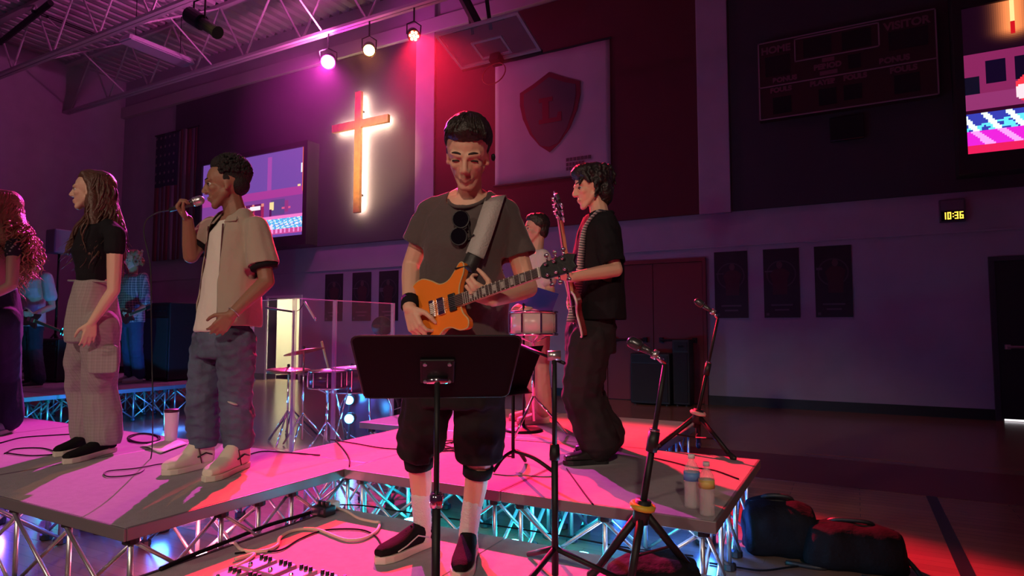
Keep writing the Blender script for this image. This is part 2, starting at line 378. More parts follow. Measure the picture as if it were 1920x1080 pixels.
# ---------------------------------------------------------------- cross
FD = .25; BD = .17; cw = lambda x, y: ony(x, y, WY-FD)
cz0, cz1 = cw(671, 398).z, cw(671, 171).z; cxm = cw(669, 290).x; ca0, ca1 = cw(622, 242).x, cw(727, 222).x; caz = (cw(622, 241).z+cw(727, 222).z)/2
m_oak = mat('oak', (.85, .50, .17), .45, bump=.1, bscale=25, var=.12, vscale=12)
m_led = mat('halo_led', (1, .9, .7), .5, emit=(1, .80, .45), estr=125)
t = thing('wall_cross', 'wooden cross glowing with a warm halo on the dark wall panel', 'cross', (cxm, WY-.05, cz0))
W_ = .085
box((cxm-W_, WY-FD, cz0), (cxm+W_, WY-BD, cz1)).build('upright', m_oak, t, bevel=.008)
box((ca0, WY-FD-.004, caz-W_), (cxm-W_-.001, WY-BD, caz+W_)).build('arm', m_oak, t, bevel=.008)
box((cxm+W_+.001, WY-FD-.004, caz-W_), (ca1, WY-BD, caz+W_)).build('arm', m_oak, t, bevel=.008)
box((cxm-.05, WY-BD+.001, cz0+.06), (cxm+.05, WY-BD+.012, cz1-.06)).build('light_strip', m_led, t)
box((ca0+.06, WY-BD+.001, caz-.05), (cxm-.052, WY-BD+.012, caz+.05)).build('light_strip', m_led, t)
box((cxm+.052, WY-BD+.001, caz-.05), (ca1-.06, WY-BD+.012, caz+.05)).build('light_strip', m_led, t)
for z in (cz0+.4, caz, cz1-.4): box((cxm-.02, WY-BD+.02, z-.02), (cxm+.02, WY-.045, z+.02)).build('mount', m_blackmetal, t)
# ---------------------------------------------------------------- screens: a picture made of small lit cells
def paint_left(u, v):
    c = np.zeros(u.shape+(3,)); c[:] = (.27, .15, .50)
    def R(u0, u1, v0, v1, col):
        k = (u >= u0) & (u < u1) & (v >= v0) & (v < v1); c[k] = col
    R(0, 1, .0, 1, (.30, .16, .52)); R(.1, .34, .52, .95, (.33, .10, .42)); R(.36, .42, .0, .96, (.52, .14, .50)); R(.66, .70, .5, .95, (.52, .16, .55))
    R(0, 1, .46, .56, (.55, .12, .46)); R(0, 1, .24, .46, (.36, .13, .45)); R(.70, .83, .26, .44, (.22, .14, .38)); R(.43, .62, .26, .42, (.24, .04, .20))
    R(0, 1, 0, .10, (.28, .16, .52)); R(0, 1, .04, .12, (.75, .16, .45))
    for x, w_ in ((.44, .02), (.53, .02), (.62, .016)): R(x-w_, x+w_, .24, .40, (.5, .06, .2)); R(x-.012, x+.012, .38, .42, (.9, .4, .35))
    R(.40, .60, .34, .38, (1, .75, 1)); R(.50, .60, .35, .39, (1, .95, 1)); R(.69, .73, .32, .42, (1, .85, .5)); R(.69, .71, .24, .33, (.2, .03, .2))
    R(.80, .88, .32, .35, (.85, .2, .4)); R(.83, .86, .28, .42, (.45, .1, .35)); R(.35, 1, .21, .245, (1, .35, .75))
    k = (v > .10) & (v < .21) & (u > .0); c[k] = (.25, .5, .95)
    k2 = k & (np.sin(u*141+v*53)+np.sin(u*77-v*190) > .1); c[k2] = (1, .95, 1)
    k3 = k & (np.sin(u*97+3)*np.sin(v*230) > .3); c[k3] = (.2, .8, 1)
    R(.3, .72, .10, .14, (1, .8, 1)); R(.97, 1, .72, .82, (.9, .95, 1)); R(.98, 1, .5, 1, (.9, .25, .15)); R(.94, .97, .56, .58, (1, .8, .5))
    k4 = (v > .05) & (v < .10) & (np.sin(u*160) > .2); c[k4] = (1, .45, .85)
    return c
def paint_right(u, v):
    c = np.zeros(u.shape+(3,)); c[:] = (.035, .008, .03)
    def R(u0, u1, v0, v1, col):
        k = (u >= u0) & (u < u1) & (v >= v0) & (v < v1); c[k] = col
    d = np.hypot(np.abs(u-.155)/.05, np.maximum(.82-v, 0)/.06); g = np.exp(-d*d*1.1)[..., None]*1.1
    c += g*np.array((1.0, .42, .16)); R(.147, .163, .84, 1, (1.0, .85, .45)); R(.148, .16, .77, .86, (.7, .03, .05))
    R(0, 1, .40, .68, (.36, .06, .20)); R(0, .05, .40, .52, (.02, .02, .05))
    for x in (.07, .155, .24, .5, .6, .7): R(x, x+.055, .47, .62, (.02, .01, .05))
    R(0, 1, .30, .40, (.40, .09, .26)); R(.0, 1, .26, .30, (.08, .01, .05))
    k = (v > .16) & (v < .27); c[k] = (.10, .12, .55)
    k2 = k & (v < .13+u*.35+.05) & (np.sin(u*120+v*60)+np.sin(u*61-v*140) > -.4); c[k2] = (.25, .85, 1)
    k3 = k & (np.sin(u*90+v*33) > .55); c[k3] = (.9, 1, 1)
    R(0, 1, .06, .16, (.85, .06, .75)); k = (v > .06) & (v < .16) & (np.sin(u*75+v*40) > .5); c[k] = (1, .5, 1)
    R(0, 1, 0, .06, (.85, .05, .20))
    for x, col in ((.2, (1, .1, .15)), (.55, (.9, .1, .3)), (.8, (.8, .2, .3))):
        k = ((u-x)/.05)**2+((v-.40)/.1)**2 < 1; c[k] = col
        k = ((u-x+.03)/.02)**2+((v-.38)/.05)**2 < 1; c[k] = (1, .8, .85)
        k = ((u-x)/.02)**2+((v-.53)/.035)**2 < 1; c[k] = (.95, .35, .3)
    return c
def screen(label, x0, x1, z0, z1, paint, bez_, dpt, strength):
    t = thing('led_screen', label, 'screen', ((x0+x1)/2, WY-dpt, z0), 'large picture screens on the back wall')
    y = WY-dpt
    fr = MB(); fr.box((x0-bez_[0], y, z0-bez_[2]), (x1+bez_[1], WY-.05, z1+bez_[3])); fr.build('cabinet', m_black, t, bevel=.01)
    for (a, b, c, d) in ((x0-bez_[0], x0, z0-bez_[2], z1+bez_[3]), (x1, x1+bez_[1], z0-bez_[2], z1+bez_[3]), (x0, x1, z0-bez_[2], z0), (x0, x1, z1, z1+bez_[3])):
        box((a, y-.05, c), (b, y-.001, d)).build('bezel', m_black, t)
    NU, NV = 150, 84
    us = np.linspace(0, 1, NU+1); vs_ = np.linspace(0, 1, NV+1)
    verts = [(x0+(x1-x0)*u-ORG[t.name].x, y-.004-ORG[t.name].y, z0+(z1-z0)*v-ORG[t.name].z) for v in vs_ for u in us]
    faces = [(j*(NU+1)+i, j*(NU+1)+i+1, (j+1)*(NU+1)+i+1, (j+1)*(NU+1)+i) for j in range(NV) for i in range(NU)]
    me = bpy.data.meshes.new('picture'); me.from_pydata(verts, [], faces)
    uu, vv = np.meshgrid((us[:-1]+us[1:])/2, (vs_[:-1]+vs_[1:])/2); c = np.ones((NU*NV, 4), 'f'); c[:, :3] = np.clip(paint(uu, vv), 0, 2).reshape(-1, 3)**1.45*1.15
    a = me.color_attributes.new('Pic', 'FLOAT_COLOR', 'CORNER'); a.data.foreach_set('color', np.repeat(c, 4, axis=0).ravel())
    m = bpy.data.materials.new('screen_picture'); m.use_nodes = True; nt, b = nodes(m); at = nt.nodes.new('ShaderNodeAttribute'); at.attribute_name = 'Pic'
    b.inputs['Base Color'].default_value = (.01, .01, .01, 1); nt.links.new(at.outputs['Color'], b.inputs['Emission Color']); b.inputs['Emission Strength'].default_value = strength
    me.materials.append(m); o = bpy.data.objects.new('picture', me); COL.objects.link(o); o.parent = t
    return t
sy = WY-.35
sx1 = ony(571, 350, sy).x; sz1, sz0 = ony(571, 275, sy).z, ony(571, 440, sy).z
screen('video screen behind the singer holding a microphone', sx1-(sz1-sz0)*16/9, sx1, sz0, sz1, paint_left, (.1, .12, .22, .12), .35, .85)
rx = ony(1805, 100, sy).x; rz0 = ony(1815, 291, sy).z; rz1 = ony(1855, 8, sy).z
screen('video screen showing the stage beside the scoreboard', rx, rx+(rz1-rz0)*16/9, rz0, rz1, paint_right, (.1, .1, .25, .3), .35, 1.0)
# ---------------------------------------------------------------- banner with shield
bx0, bx1, bz0, bz1 = wx(932, 230), wx(1147, 200), wz(1146, 325), wz(1147, 73)
m_cloth = mat('banner_cloth', (.46, .38, .43), .9, bump=.15, bscale=20, var=.05, vscale=2)
m_shield = mat('shield_grey', (.10, .07, .08), .9, bump=.1); m_shieldedge = mat('shield_maroon', (.17, .015, .03), .9, bump=.1)
t = thing('shield_banner', 'large pale banner with a dark shield and letter L', 'banner', ((bx0+bx1)/2, WY-.08, bz0))
g = MB(); NX, NZ = 24, 12
for j in range(NZ+1):
    for i in range(NX+1):
        u, v = i/NX, j/NZ
        g.v.append((bx0+(bx1-bx0)*u, WY-.075+.008*math.sin(u*17+v*3)*(1-v*.6), bz0+(bz1-bz0)*v))
g.f = [(j*(NX+1)+i, j*(NX+1)+i+1, (j+1)*(NX+1)+i+1, (j+1)*(NX+1)+i) for j in range(NZ) for i in range(NX)]; g.mi = [0]*len(g.f)
cl = g.build('cloth', m_cloth, t, True); sd = cl.modifiers.new('s', 'SOLIDIFY'); sd.thickness = .006
for z in (bz0+.01, bz1-.01): MB().tube((bx0-.03, WY-.075, z), (bx1+.03, WY-.075, z), .02).build('rod', m_blackmetal, t)
scx = wx(1034, 200); shw = (wx(1090, 155)-wx(978, 178))/2; st_, sb = wz(1035, 138), wz(1033, 288); ss = (wz(1090, 156)+wz(978, 178))/2
def shield(k, dz=0):
    h = [(0, st_-dz), (shw*.55*k, ss+(st_-ss)*.40-dz*.7), (shw*k, ss-dz*.4), (shw*1.0*k, ss-(ss-sb)*.2), (shw*.9*k, ss-(ss-sb)*.42), (shw*.66*k, ss-(ss-sb)*.68), (shw*.33*k, ss-(ss-sb)*.88), (0, sb+dz)]
    return [(scx+x, z) for x, z in h]+[(scx-x, z) for x, z in h[-2:0:-1]]
MW = Matrix(((1, 0, 0, 0), (0, 0, -1, 0), (0, 1, 0, 0), (0, 0, 0, 1)))   # (x, z, out of the wall)
sh = MB().prism(shield(1.0), MW, -(WY-.085), -(WY-.097)).build('shield_border', m_shieldedge, t)
si = MB().prism(shield(.86, .10), MW, -(WY-.097), -(WY-.103)).build('shield_field', m_shield, t)
lw, lz0, lz1 = shw*.42, wz(1036, 233), wz(1036, 185)-.0
lx0 = wx(1015, 210); lx1 = wx(1057, 210); hh = lz1-lz0; tk = hh*.17
L = [(lx0, lz0), (lx1, lz0), (lx1, lz0+hh*.36), (lx1-tk*.8, lz0+hh*.36), (lx1-tk*1.1, lz0+tk), (lx0+hh*.42, lz0+tk), (lx0+hh*.42, lz1-tk), (lx0+hh*.58, lz1-tk), (lx0+hh*.58, lz1), (lx0, lz1), (lx0, lz1-tk), (lx0+hh*.15, lz1-tk), (lx0+hh*.15, lz0+tk), (lx0, lz0+tk)]
MB().prism(L, MW, -(WY-.103), -(WY-.110)).build('letter_l', m_shieldedge, t)
# small illegible lines at the lower right of the cloth
for k, (a, b, yy) in enumerate(((1065, 1113, 300), (1065, 1100, 309), (1065, 1092, 317))):
    x0, x1 = wx(a, 305), wx(b, 305); z = wz(1080, yy)
    n = 7-k
    for i in range(n):
        xx = x0+(x1-x0)*i/n; box((xx, WY-.089, z-.03), (xx+(x1-x0)/n*.75, WY-.084, z+.03)).build('print_mark', m_shield, t)
# ---------------------------------------------------------------- scoreboard
q = [wx(1422, 90), wx(1757, 100), wz(1425, 235), wz(1425, 92)]
t = thing('scoreboard', 'dark wall scoreboard lettered HOME and VISITOR', 'scoreboard', ((q[0]+q[1])/2, WY-.2, q[2]))
m_sb = mat('scoreboard_face', (.045, .010, .014), .5, bump=.05); m_sbl = mat('scoreboard_line', (.34, .24, .28), .6); m_sbtxt = mat('scoreboard_text', (.22, .09, .12), .6); m_seg = mat('digit_window', (.008, .008, .01), .15)
box((q[0], WY-.2, q[2]), (q[1], WY-.05, q[3])).build('cabinet', m_sb, t, bevel=.02)
SW, SH = q[1]-q[0], q[3]-q[2]; sx = lambda u: q[0]+SW*u; sz = lambda v: q[2]+SH*v; yf = WY-.2
def line(u0, v0, u1, v1, th=.018):
    MB().box((min(sx(u0), sx(u1))-th/2, yf-.008, min(sz(v0), sz(v1))-th/2), (max(sx(u0), sx(u1))+th/2, yf+.001, max(sz(v0), sz(v1))+th/2)).build('outline', m_sbl, t)
for a in ((0.01, .01, .99, .01), (.01, .99, .99, .99), (.01, .01, .01, .99), (.99, .01, .99, .99), (.01, .42, .99, .42), (.23, .96, .7, .96), (.23, .68, .7, .68), (.23, .68, .23, .96), (.7, .68, .7, .96)): line(*a)
def sbt(s, u, v, size): text(s, 'lettering', m_sbtxt, t, frame((sx(u), yf-.004, sz(v)), (1, 0, 0), (0, 0, 1)), size, .006, bold=.006)
sbt('HOME', .115, .88, .145); sbt('VISITOR', .845, .885, .15)
sbt('PERIOD', .415, .555, .105)
for vv, hw_ in ((.635, .035), (.475, .05)): box((sx(.42-hw_), yf-.006, sz(vv)-.03), (sx(.42+hw_), yf+.001, sz(vv)+.03)).build('print_mark', m_sbtxt, t)
sbt('BONUS', .165, .485, .10); sbt('BONUS', .775, .49, .11); sbt('FOULS', .14, .36, .10); sbt('FOULS', .82, .36, .11); sbt('PLAYER', .385, .36, .10); sbt('FOULS', .565, .365, .10)
for (u0, u1, v0, v1) in ((.05, .2, .55, .8), (.75, .95, .6, .82), (.28, .44, .71, .93), (.5, .66, .71, .93), (.53, .6, .47, .64), (.09, .2, .06, .27), (.36, .46, .08, .28), (.5, .6, .1, .28), (.77, .9, .08, .3)):
    box((sx(u0), yf-.004, sz(v0)), (sx(u1), yf+.001, sz(v1))).build('digit_window', m_seg, t)
solo(box((wx(1556, 240), WY-.12, wz(1586, 266)), (wx(1620, 240), WY-.05, wz(1586, 222))), 'wall_horn', m_seg, 'small black box on the wall below the scoreboard', 'box', bevel=.01)
# ---------------------------------------------------------------- clock
k0, k1, kz0, kz1 = wx(1760, 400), wx(1809, 400), wz(1785, 417), wz(1785, 375)
t = thing('wall_clock', 'wall clock with yellow digits reading 10:36', 'clock', ((k0+k1)/2, WY-.06, kz0))
box((k0, WY-.07, kz0), (k1, WY, kz1)).build('case', mat('clock_case', (.10, .08, .11), .5), t, bevel=.008)
box((k0+.02, WY-.074, kz0+.16), (k1-.02, WY-.07, kz1-.02)).build('upper_panel', mat('clock_panel', (.16, .13, .17), .6), t)
box((k0+.02, WY-.074, kz0+.015), (k1-.02, WY-.07, kz0+.145)).build('display', m_seg, t)
m_dig = mat('clock_digits', (1, .8, .1), .5, emit=(1, .62, .06), estr=2)
SEG = {'1': 'bc', '0': 'abcdef', '3': 'abgcd', '6': 'afgecd'}
def digit(ch, x, z, w_, h):
    th = .013; y0, y1 = WY-.077, WY-.0741
    for s in SEG[ch]:
        a = {'a': (x, z+h-th, x+w_, z+h), 'd': (x, z, x+w_, z+th), 'g': (x, z+h/2-th/2, x+w_, z+h/2+th/2), 'b': (x+w_-th, z+h/2, x+w_, z+h), 'c': (x+w_-th, z, x+w_, z+h/2), 'f': (x, z+h/2, x+th, z+h), 'e': (x, z, x+th, z+h/2)}[s]
        box((a[0], y0, a[1]), (a[2], y1, a[3])).build('digit_segment', m_dig, t)
dw = (k1-k0-.04)/4.9
for ch, u in zip('1036', (.05, 1.15, 2.7, 3.8)): digit(ch, k0+.03+dw*u, kz0+.035, dw*.8, .095)
for z in (.06, .10): box((k0+.03+dw*2.25, WY-.077, kz0+z), (k0+.045+dw*2.25, WY-.0741, kz0+z+.015)).build('digit_segment', m_dig, t)
# ---------------------------------------------------------------- posters
m_post = mat('poster_black', (.012, .010, .014), .5, bump=.03); m_ring = mat('poster_ring', (.05, .045, .05), .5); m_fig = mat('poster_figure', (.055, .012, .016), .6); m_ptx = mat('poster_text', (.10, .08, .10), .6); m_psk = mat('poster_face', (.10, .05, .05), .6)
def poster(x0, x1, z0, z1, label, group, seed):
    rnd = random.Random(seed)
    t = thing('wall_poster', label, 'poster', ((x0+x1)/2, WY-.01, z0), group); w_, h = x1-x0, z1-z0; cx, cz = (x0+x1)/2, z0+h*.63
    box((x0, WY-.012, z0), (x1, WY, z1)).build('sheet', m_post, t)
    r = w_*.42; ring = []; n = 28
    pts = [(math.cos(2*math.pi*i/n), math.sin(2*math.pi*i/n)) for i in range(n)]
    rg = MB()
    for i in range(n):
        a, b = pts[i], pts[(i+1) % n]
        rg.add([(cx+a[0]*r, WY-.0135, cz+a[1]*r), (cx+b[0]*r, WY-.0135, cz+b[1]*r), (cx+b[0]*(r-.02), WY-.0135, cz+b[1]*(r-.02)), (cx+a[0]*(r-.02), WY-.0135, cz+a[1]*(r-.02))], [(0, 1, 2, 3)])
    rg.build('ring_print', m_ring, t)
    s = w_; dx = rnd.uniform(-.03, .03)
    body = [(-.2, -.62), (.2, -.62), (.22, -.2), (.28, .05), (.14, .16), (.05, .18), (-.05, .18), (-.15, .15), (-.27, .0), (-.2, -.25)]
    MB().prism([(cx+dx+a*s, cz+b*s) for a, b in body], MW, -(WY-.0122), -(WY-.0145)).build('figure_print', m_fig, t)
    MB().prism([(cx+dx+math.cos(a*.524)*.085*s, cz+.28*s+math.sin(a*.524)*.11*s) for a in range(12)], MW, -(WY-.0122), -(WY-.015)).build('face_print', m_psk, t)
    for z, ww in ((.17, .30), (.10, .2)): box((cx-w_*ww, WY-.014, z0+h*z), (cx+w_*ww, WY-.012, z0+h*z+.025)).build('text_print', m_ptx, t)
    box((x0+w_*.06, WY-.014, z0+h*.03), (x0+w_*.14, WY-.012, z0+h*.03+w_*.08)).build('badge_print', m_ptx, t)
    box((x0+.02, WY-.014, cz-.02+rnd.uniform(-.05, .1)), (x0+w_*rnd.uniform(.2, .4), WY-.012, cz+.035)).build('text_print', m_ptx, t)
pb, pt = wz(1400, 596), wz(1400, 470)
for i, (a, b, lab) in enumerate(((1340, 1402, 'dark tall poster nearest the red double door'), (1432, 1499, 'dark tall poster in the middle of the right row of three'), (1528, 1598, 'dark tall poster rightmost in the row, left of the clock'))):
    poster(wx(a, 530), wx(b, 530), pb, pt, lab, 'posters right of the red door', i)
for i, (a, b, lab) in enumerate(((610, 643, 'dark tall poster nearest the lit doorway'), (661, 696, 'dark tall poster in the middle of the left row of three'), (711, 747, 'dark tall poster just left of the guitarist elbow'))):
    poster(wx(a, 555), wx(b, 555), pb, pt, lab, 'posters right of the lit doorway', i+5)
# ---------------------------------------------------------------- flag on the left part of the wall
fx0, fx1, fz0, fz1 = wx(296, 370), wx(373, 370), wz(300, 490), wz(296, 258)
t = thing('hanging_flag', 'striped flag hanging vertically in the dark left of the screen', 'flag', ((fx0+fx1)/2, WY-.1, fz0))
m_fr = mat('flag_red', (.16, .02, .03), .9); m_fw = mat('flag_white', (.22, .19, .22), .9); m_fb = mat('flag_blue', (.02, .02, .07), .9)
NS = 13
for i in range(NS):
    a, b = fx0+(fx1-fx0)*i/NS, fx0+(fx1-fx0)*(i+1)/NS; zt = fz1 if i >= 7 else fz1-(fz1-fz0)*.42; g = MB()
    for j in range(7):
        z = fz0+(zt-fz0)*j/6
        for x in (a, b): g.v.append((x, WY-.1+.035*math.sin((x-fx0)*9), z))
    g.f = [(2*j, 2*j+1, 2*j+3, 2*j+2) for j in range(6)]; g.mi = [0]*6
    o = g.build('stripe', m_fr if i % 2 == 0 else m_fw, t, True); o.modifiers.new('s', 'SOLIDIFY').thickness = .004
g = MB()
for i in range(8):
    x = fx0+(fx1-fx0)*7/NS*i/7
    for z in (fz1-(fz1-fz0)*.42, fz1): g.v.append((x, WY-.1+.035*math.sin((x-fx0)*9), z))
g.f = [(2*i, 2*i+1, 2*i+3, 2*i+2) for i in range(7)]; g.mi = [0]*7
cn = g.build('canton', m_fb, t, True); cn.modifiers.new('s', 'SOLIDIFY').thickness = .004
MB().tube((fx0-.05, WY-.1, fz1), (fx1+.05, WY-.1, fz1), .02).build('rod', m_blackmetal, t)
for i in range(5):
    for j in range(6):
        x = fx0+(fx1-fx0)*7/NS*(i+.5)/5; z = fz1-(fz1-fz0)*.42*(j+.5)/6
        MB().prism([(x+math.cos(k*math.pi/5+math.pi/2)*(.05 if k % 2 == 0 else .02), z+math.sin(k*math.pi/5+math.pi/2)*(.05 if k % 2 == 0 else .02)) for k in range(10)], MW, -(WY-.14), -(WY-.145)).build('star', m_fw, cn)
# ---------------------------------------------------------------- folded basketball backboard
Yb, Yt = 9.3, 8.45
bq = [ony(860, 133, Yb), ony(1020, 90, Yb), ony(966, 15, Yt), ony(820, 70, Yt)]
xm = [(bq[0].x+bq[3].x)/2, (bq[1].x+bq[2].x)/2]; zb, zt = (bq[0].z+bq[1].z)/2, (bq[2].z+bq[3].z)/2
t = thing('basketball_backboard', 'glass basketball backboard folded up under the roof', 'backboard', (sum(xm)/2, Yb, zb))
BM = frame((xm[0], Yb, zb), (1, 0, 0), (0, Yt-Yb, zt-zb)); BWd = xm[1]-xm[0]; BH = math.hypot(Yt-Yb, zt-zb)
m_glass = mat('backboard_glass', (.35, .3, .36), .1, alpha=.28); m_line = mat('backboard_line', (.55, .45, .5), .5)
box((0, 0, -.006), (BWd, BH, .006), BM).build('glass', m_glass, t)
for a, b in (((0, 0), (BWd, .05)), ((0, BH-.05), (BWd, BH)), ((0, .05), (.05, BH-.05)), ((BWd-.05, .05), (BWd, BH-.05))): box((a[0], a[1], -.02), (b[0], b[1], .02), BM).build('border', m_line, t)
c = BWd/2
for a, b in (((c-.3, .1), (c+.3, .14)), ((c-.3, .48), (c+.3, .52)), ((c-.3, .14), (c-.26, .48)), ((c+.26, .14), (c+.3, .48))): box((a[0], a[1], -.012), (b[0], b[1], .012), BM).build('target_line', m_line, t)
nrm = (BM.to_3x3() @ V(0, 0, 1)); sgn = -1 if nrm.z > 0 else 1
rim = MB(); rc = BM @ V(c, .1, sgn*.38)
pts = [rc+(BM.to_3x3() @ V(math.cos(a)*.225, 0, math.sin(a)*.225)) for a in np.linspace(0, 2*math.pi, 21)]
rim.path(pts, .01); rim.build('rim', mat('rim_orange', (.25, .04, .02), .5), t)
box((c-.09, .02, sgn*.01), (c+.09, .2, sgn*.16), BM).build('rim_bracket', m_blackmetal, t)
for dx in (-.18, .18):
    MB().tube(BM @ V(c+dx, BH*.75, -sgn*.02), BM @ V(c+dx, BH*.75, -sgn*.02)+V(0, -.55, 1.9), .035).build('support_arm', m_blackmetal, t)
MB().tube(BM @ V(c-.5, BH*.9, -sgn*.05), BM @ V(c+.5, BH*.9, -sgn*.05), .03).build('cross_bar', m_blackmetal, t)
mast = ony(868, 20, 8.4)
MB().tube(BM @ V(c, BH*.9, -sgn*.05), ony(850, -40, 8.3), .09).build('mast', m_blackmetal, t)
box((0, -.05, -.03), (BWd, -.005, .03), BM).build('edge_pad', m_black, t)
# ================================================================ stage lamps on the joist (each lamp carries its own light)
LY = JY1
def parcan(px, py, label, color, lens, lr, power, target, size, spill, cells=0, Y=None, up=0):
    c = ony(px, py, Y or LY); t = thing('stage_light', label, 'stage light', c, 'stage lights under the roof')
    d = (Vector(target)-c).normalized(); M = frame(c, d, V(-d.y, d.x, 0))
    R_ = M.to_3x3() @ Matrix(((0, 0, 1), (1, 0, 0), (0, 1, 0)))
    MB().lathe([(lr*.55, -.32), (lr*.8, -.30), (lr*1.1, -.2), (lr*1.15, 0), (lr*1.22, .01), (lr*1.22, .03), (lr*1.05, .03), (lr*1.05, .01)], c, 20, R_).build('can', m_blackmetal, t, True)
    mL = mat('lens_'+label.split()[0], color, .4, emit=lens, estr=60)
    if cells:
        for k in range(cells):
            a = 2*math.pi*k/(cells-1); off = V(0, 0, 0) if k == cells-1 else M.to_3x3() @ V(0, math.cos(a), math.sin(a))*lr*.66
            MB().lathe([(lr*.28, 0), (lr*.28, .015)], c+off+d*.005, 10, R_).build('led_cell', mL, t)
    else: MB().lathe([(lr, .012), (lr*.7, .03), (.001, .04)], c, 20, R_).build('lens', mL, t)
    s = M.to_3x3() @ V(0, 1, 0)
    MB().path([c+s*lr*1.25-d*.08, c+s*lr*1.3+V(0, 0, .2), c+V(0, 0, .27), c-s*lr*1.3+V(0, 0, .2), c-s*lr*1.25-d*.08], .012).build('yoke', m_blackmetal, t)
    MB().tube(c+V(0, 0, .26), V(c.x, c.y, 6.9), .015).build('clamp', m_blackmetal, t)
    def adopt(l):
        l.parent = t; l.matrix_parent_inverse = Matrix.Translation(-c)
    adopt(spot('beam', c+d*.06, target, color, power, size, .35, .05))
    if spill: adopt(point('spill', c+d*.18-V(0, 0, .05), color, spill, .08))
    if up: adopt(spot('ceiling_fill', c+V(0, -.1, .12), c+V(-1.2, -2.2, 2.0), (1.0, .16, .62), up, 165, .6, .08))  # upward fill added to brighten the ceiling, apart from the lamp's own beam
    return t
parcan(615, 116, 'magenta stage light glowing left above the cross', (1.0, .045, .62), (1, .22, 1), .125, 6600, (-3.2, 1.9, .3), 31, 110, up=650)
parcan(692, 94, 'amber stage light glowing between the magenta and red lamps', (1.0, .30, .08), (1, .55, .12), .10, 650, (-2.4, 2.6, .3), 40, 9)
parcan(776, 67, 'red stage light glowing at the top of the pale pilaster', (1.0, .012, .05), (1, .10, .05), .095, 18500, (-1.1, 2.85, .65), 24, 3, 7)
# a dark unlit profile spot hanging under the roof at the upper left
a_, b_2 = P(356, 28, 9.2), P(406, 60, 9.0)
t = thing('stage_light', 'unlit black profile spotlight hanging under the roof at upper left', 'stage light', a_, 'stage lights under the roof')
MB().tube(a_, a_.lerp(b_2, .45), .12, .115, 16).build('lamp_body', m_black, t); MB().tube(a_.lerp(b_2, .45), b_2, .085, .08, 14).build('barrel', m_black, t)
MB().tube(b_2, b_2+(b_2-a_).normalized()*.03, .095, .095, 14).build('lens_rim', m_blackmetal, t)
m_ = a_.lerp(b_2, .35); MB().path([m_+V(.13, 0, 0), m_+V(.13, 0, .32), m_+V(-.13, 0, .32), m_+V(-.13, 0, 0)], .014).build('yoke', m_blackmetal, t)
MB().tube(m_+V(0, 0, .32), V(m_.x, m_.y, ZC), .02).build('hanger_pipe', m_blackmetal, t)
# ================================================================ stage decks
m_deck = mat('stage_carpet', (.36, .345, .37), .85, bump=.25, bscale=220, var=.05, vscale=30)
m_trim = mat('deck_trim', (.20, .18, .20), .45, .3, bump=.05)
m_joint = mat('black_plastic', (.015, .015, .017), .5, bump=.05)
STRUT = {}
def strut(p0, p1, r, parent):
    p0, p1 = Vector(p0), Vector(p1); L = round((p1-p0).length, 3); key = (L, r)
    if key not in STRUT:
        me = MB().tube((0, 0, 0), (0, 0, L), r, n=8).mesh('strut'); me.materials.append(m_alu); me.polygons.foreach_set('use_smooth', [len(p.vertices) == 4 for p in me.polygons]); STRUT[key] = me
    o = bpy.data.objects.new('strut', STRUT[key]); COL.objects.link(o); o.parent = parent; o.location = p0-ORG[parent.name]
    o.rotation_mode = 'QUATERNION'; o.rotation_quaternion = (p1-p0).to_track_quat('Z', 'Y'); return o
JM = None
def joint(p, parent):
    global JM
    if JM is None:
        JM = MB().lathe([(.026, -.03), (.032, -.025), (.032, .0), (.02, .008)], n=10).mesh('joint'); JM.materials.append(m_joint)
    o = bpy.data.objects.new('joint', JM); COL.objects.link(o); o.parent = parent; o.location = Vector(p)-ORG[parent.name]; return o
def platform(x0, x1, y0, y1, zt, label, group, sides='nsew', bay=.46, zb=0.0, full=True):
    t = thing('stage_platform', label, 'stage platform', ((x0+x1)/2, (y0+y1)/2, zb), group)
    g = .004; x0 += g*.3; x1 -= g*.3; y0 += g*.3; y1 -= g*.3; th = .05
    box((x0+.013, y0+.013, zt-th+.004), (x1-.013, y1-.013, zt)).build('deck', m_deck, t)
    for a, b in (((x0, y0), (x1, y0+.012)), ((x0, y1-.012), (x1, y1)), ((x0, y0+.012), (x0+.012, y1-.012)), ((x1-.012, y0+.012), (x1, y1-.012))):
        box((a[0], a[1], zt-th), (b[0], b[1], zt+.0005)).build('edge_rail', m_trim, t, bevel=.004)
        # dark groove strip in the rail
    i = .07
    edges = {'s': ((x0+i, y0+i), (x1-i, y0+i)), 'n': ((x0+i, y1-i), (x1-i, y1-i)), 'w': ((x0+i, y0+i), (x0+i, y1-i)), 'e': ((x1-i, y0+i), (x1-i, y1-i))}
    if full: edges['c'] = ((x0+i, (y0+y1)/2), (x1-i, (y0+y1)/2))
    zt2, zb2 = zt-th-.005, zb+.03; done = set()
    for k, (a, b) in edges.items():
        a, b = Vector((*a, 0)), Vector((*b, 0)); n = max(2, round((b-a).length/bay)); pts = [a.lerp(b, j/n) for j in range(n+1)]
        for j, p in enumerate(pts):
            key = (round(p.x, 2), round(p.y, 2))
            if key not in done:
                done.add(key); strut((p.x, p.y, zb), (p.x, p.y, zt2), .011, t); joint((p.x, p.y, zt2), t)
                if zb == 0: joint((p.x, p.y, .032), t)
        nv = Vector((-(b-a).y, (b-a).x, 0)).normalized()*.02
        for p, q in zip(pts, pts[1:]):
            strut((p.x+nv.x, p.y+nv.y, zb2), (q.x+nv.x, q.y+nv.y, zt2-.02), .0085, t); strut((p.x-nv.x, p.y-nv.y, zt2-.02), (q.x-nv.x, q.y-nv.y, zb2), .0085, t)
    return t
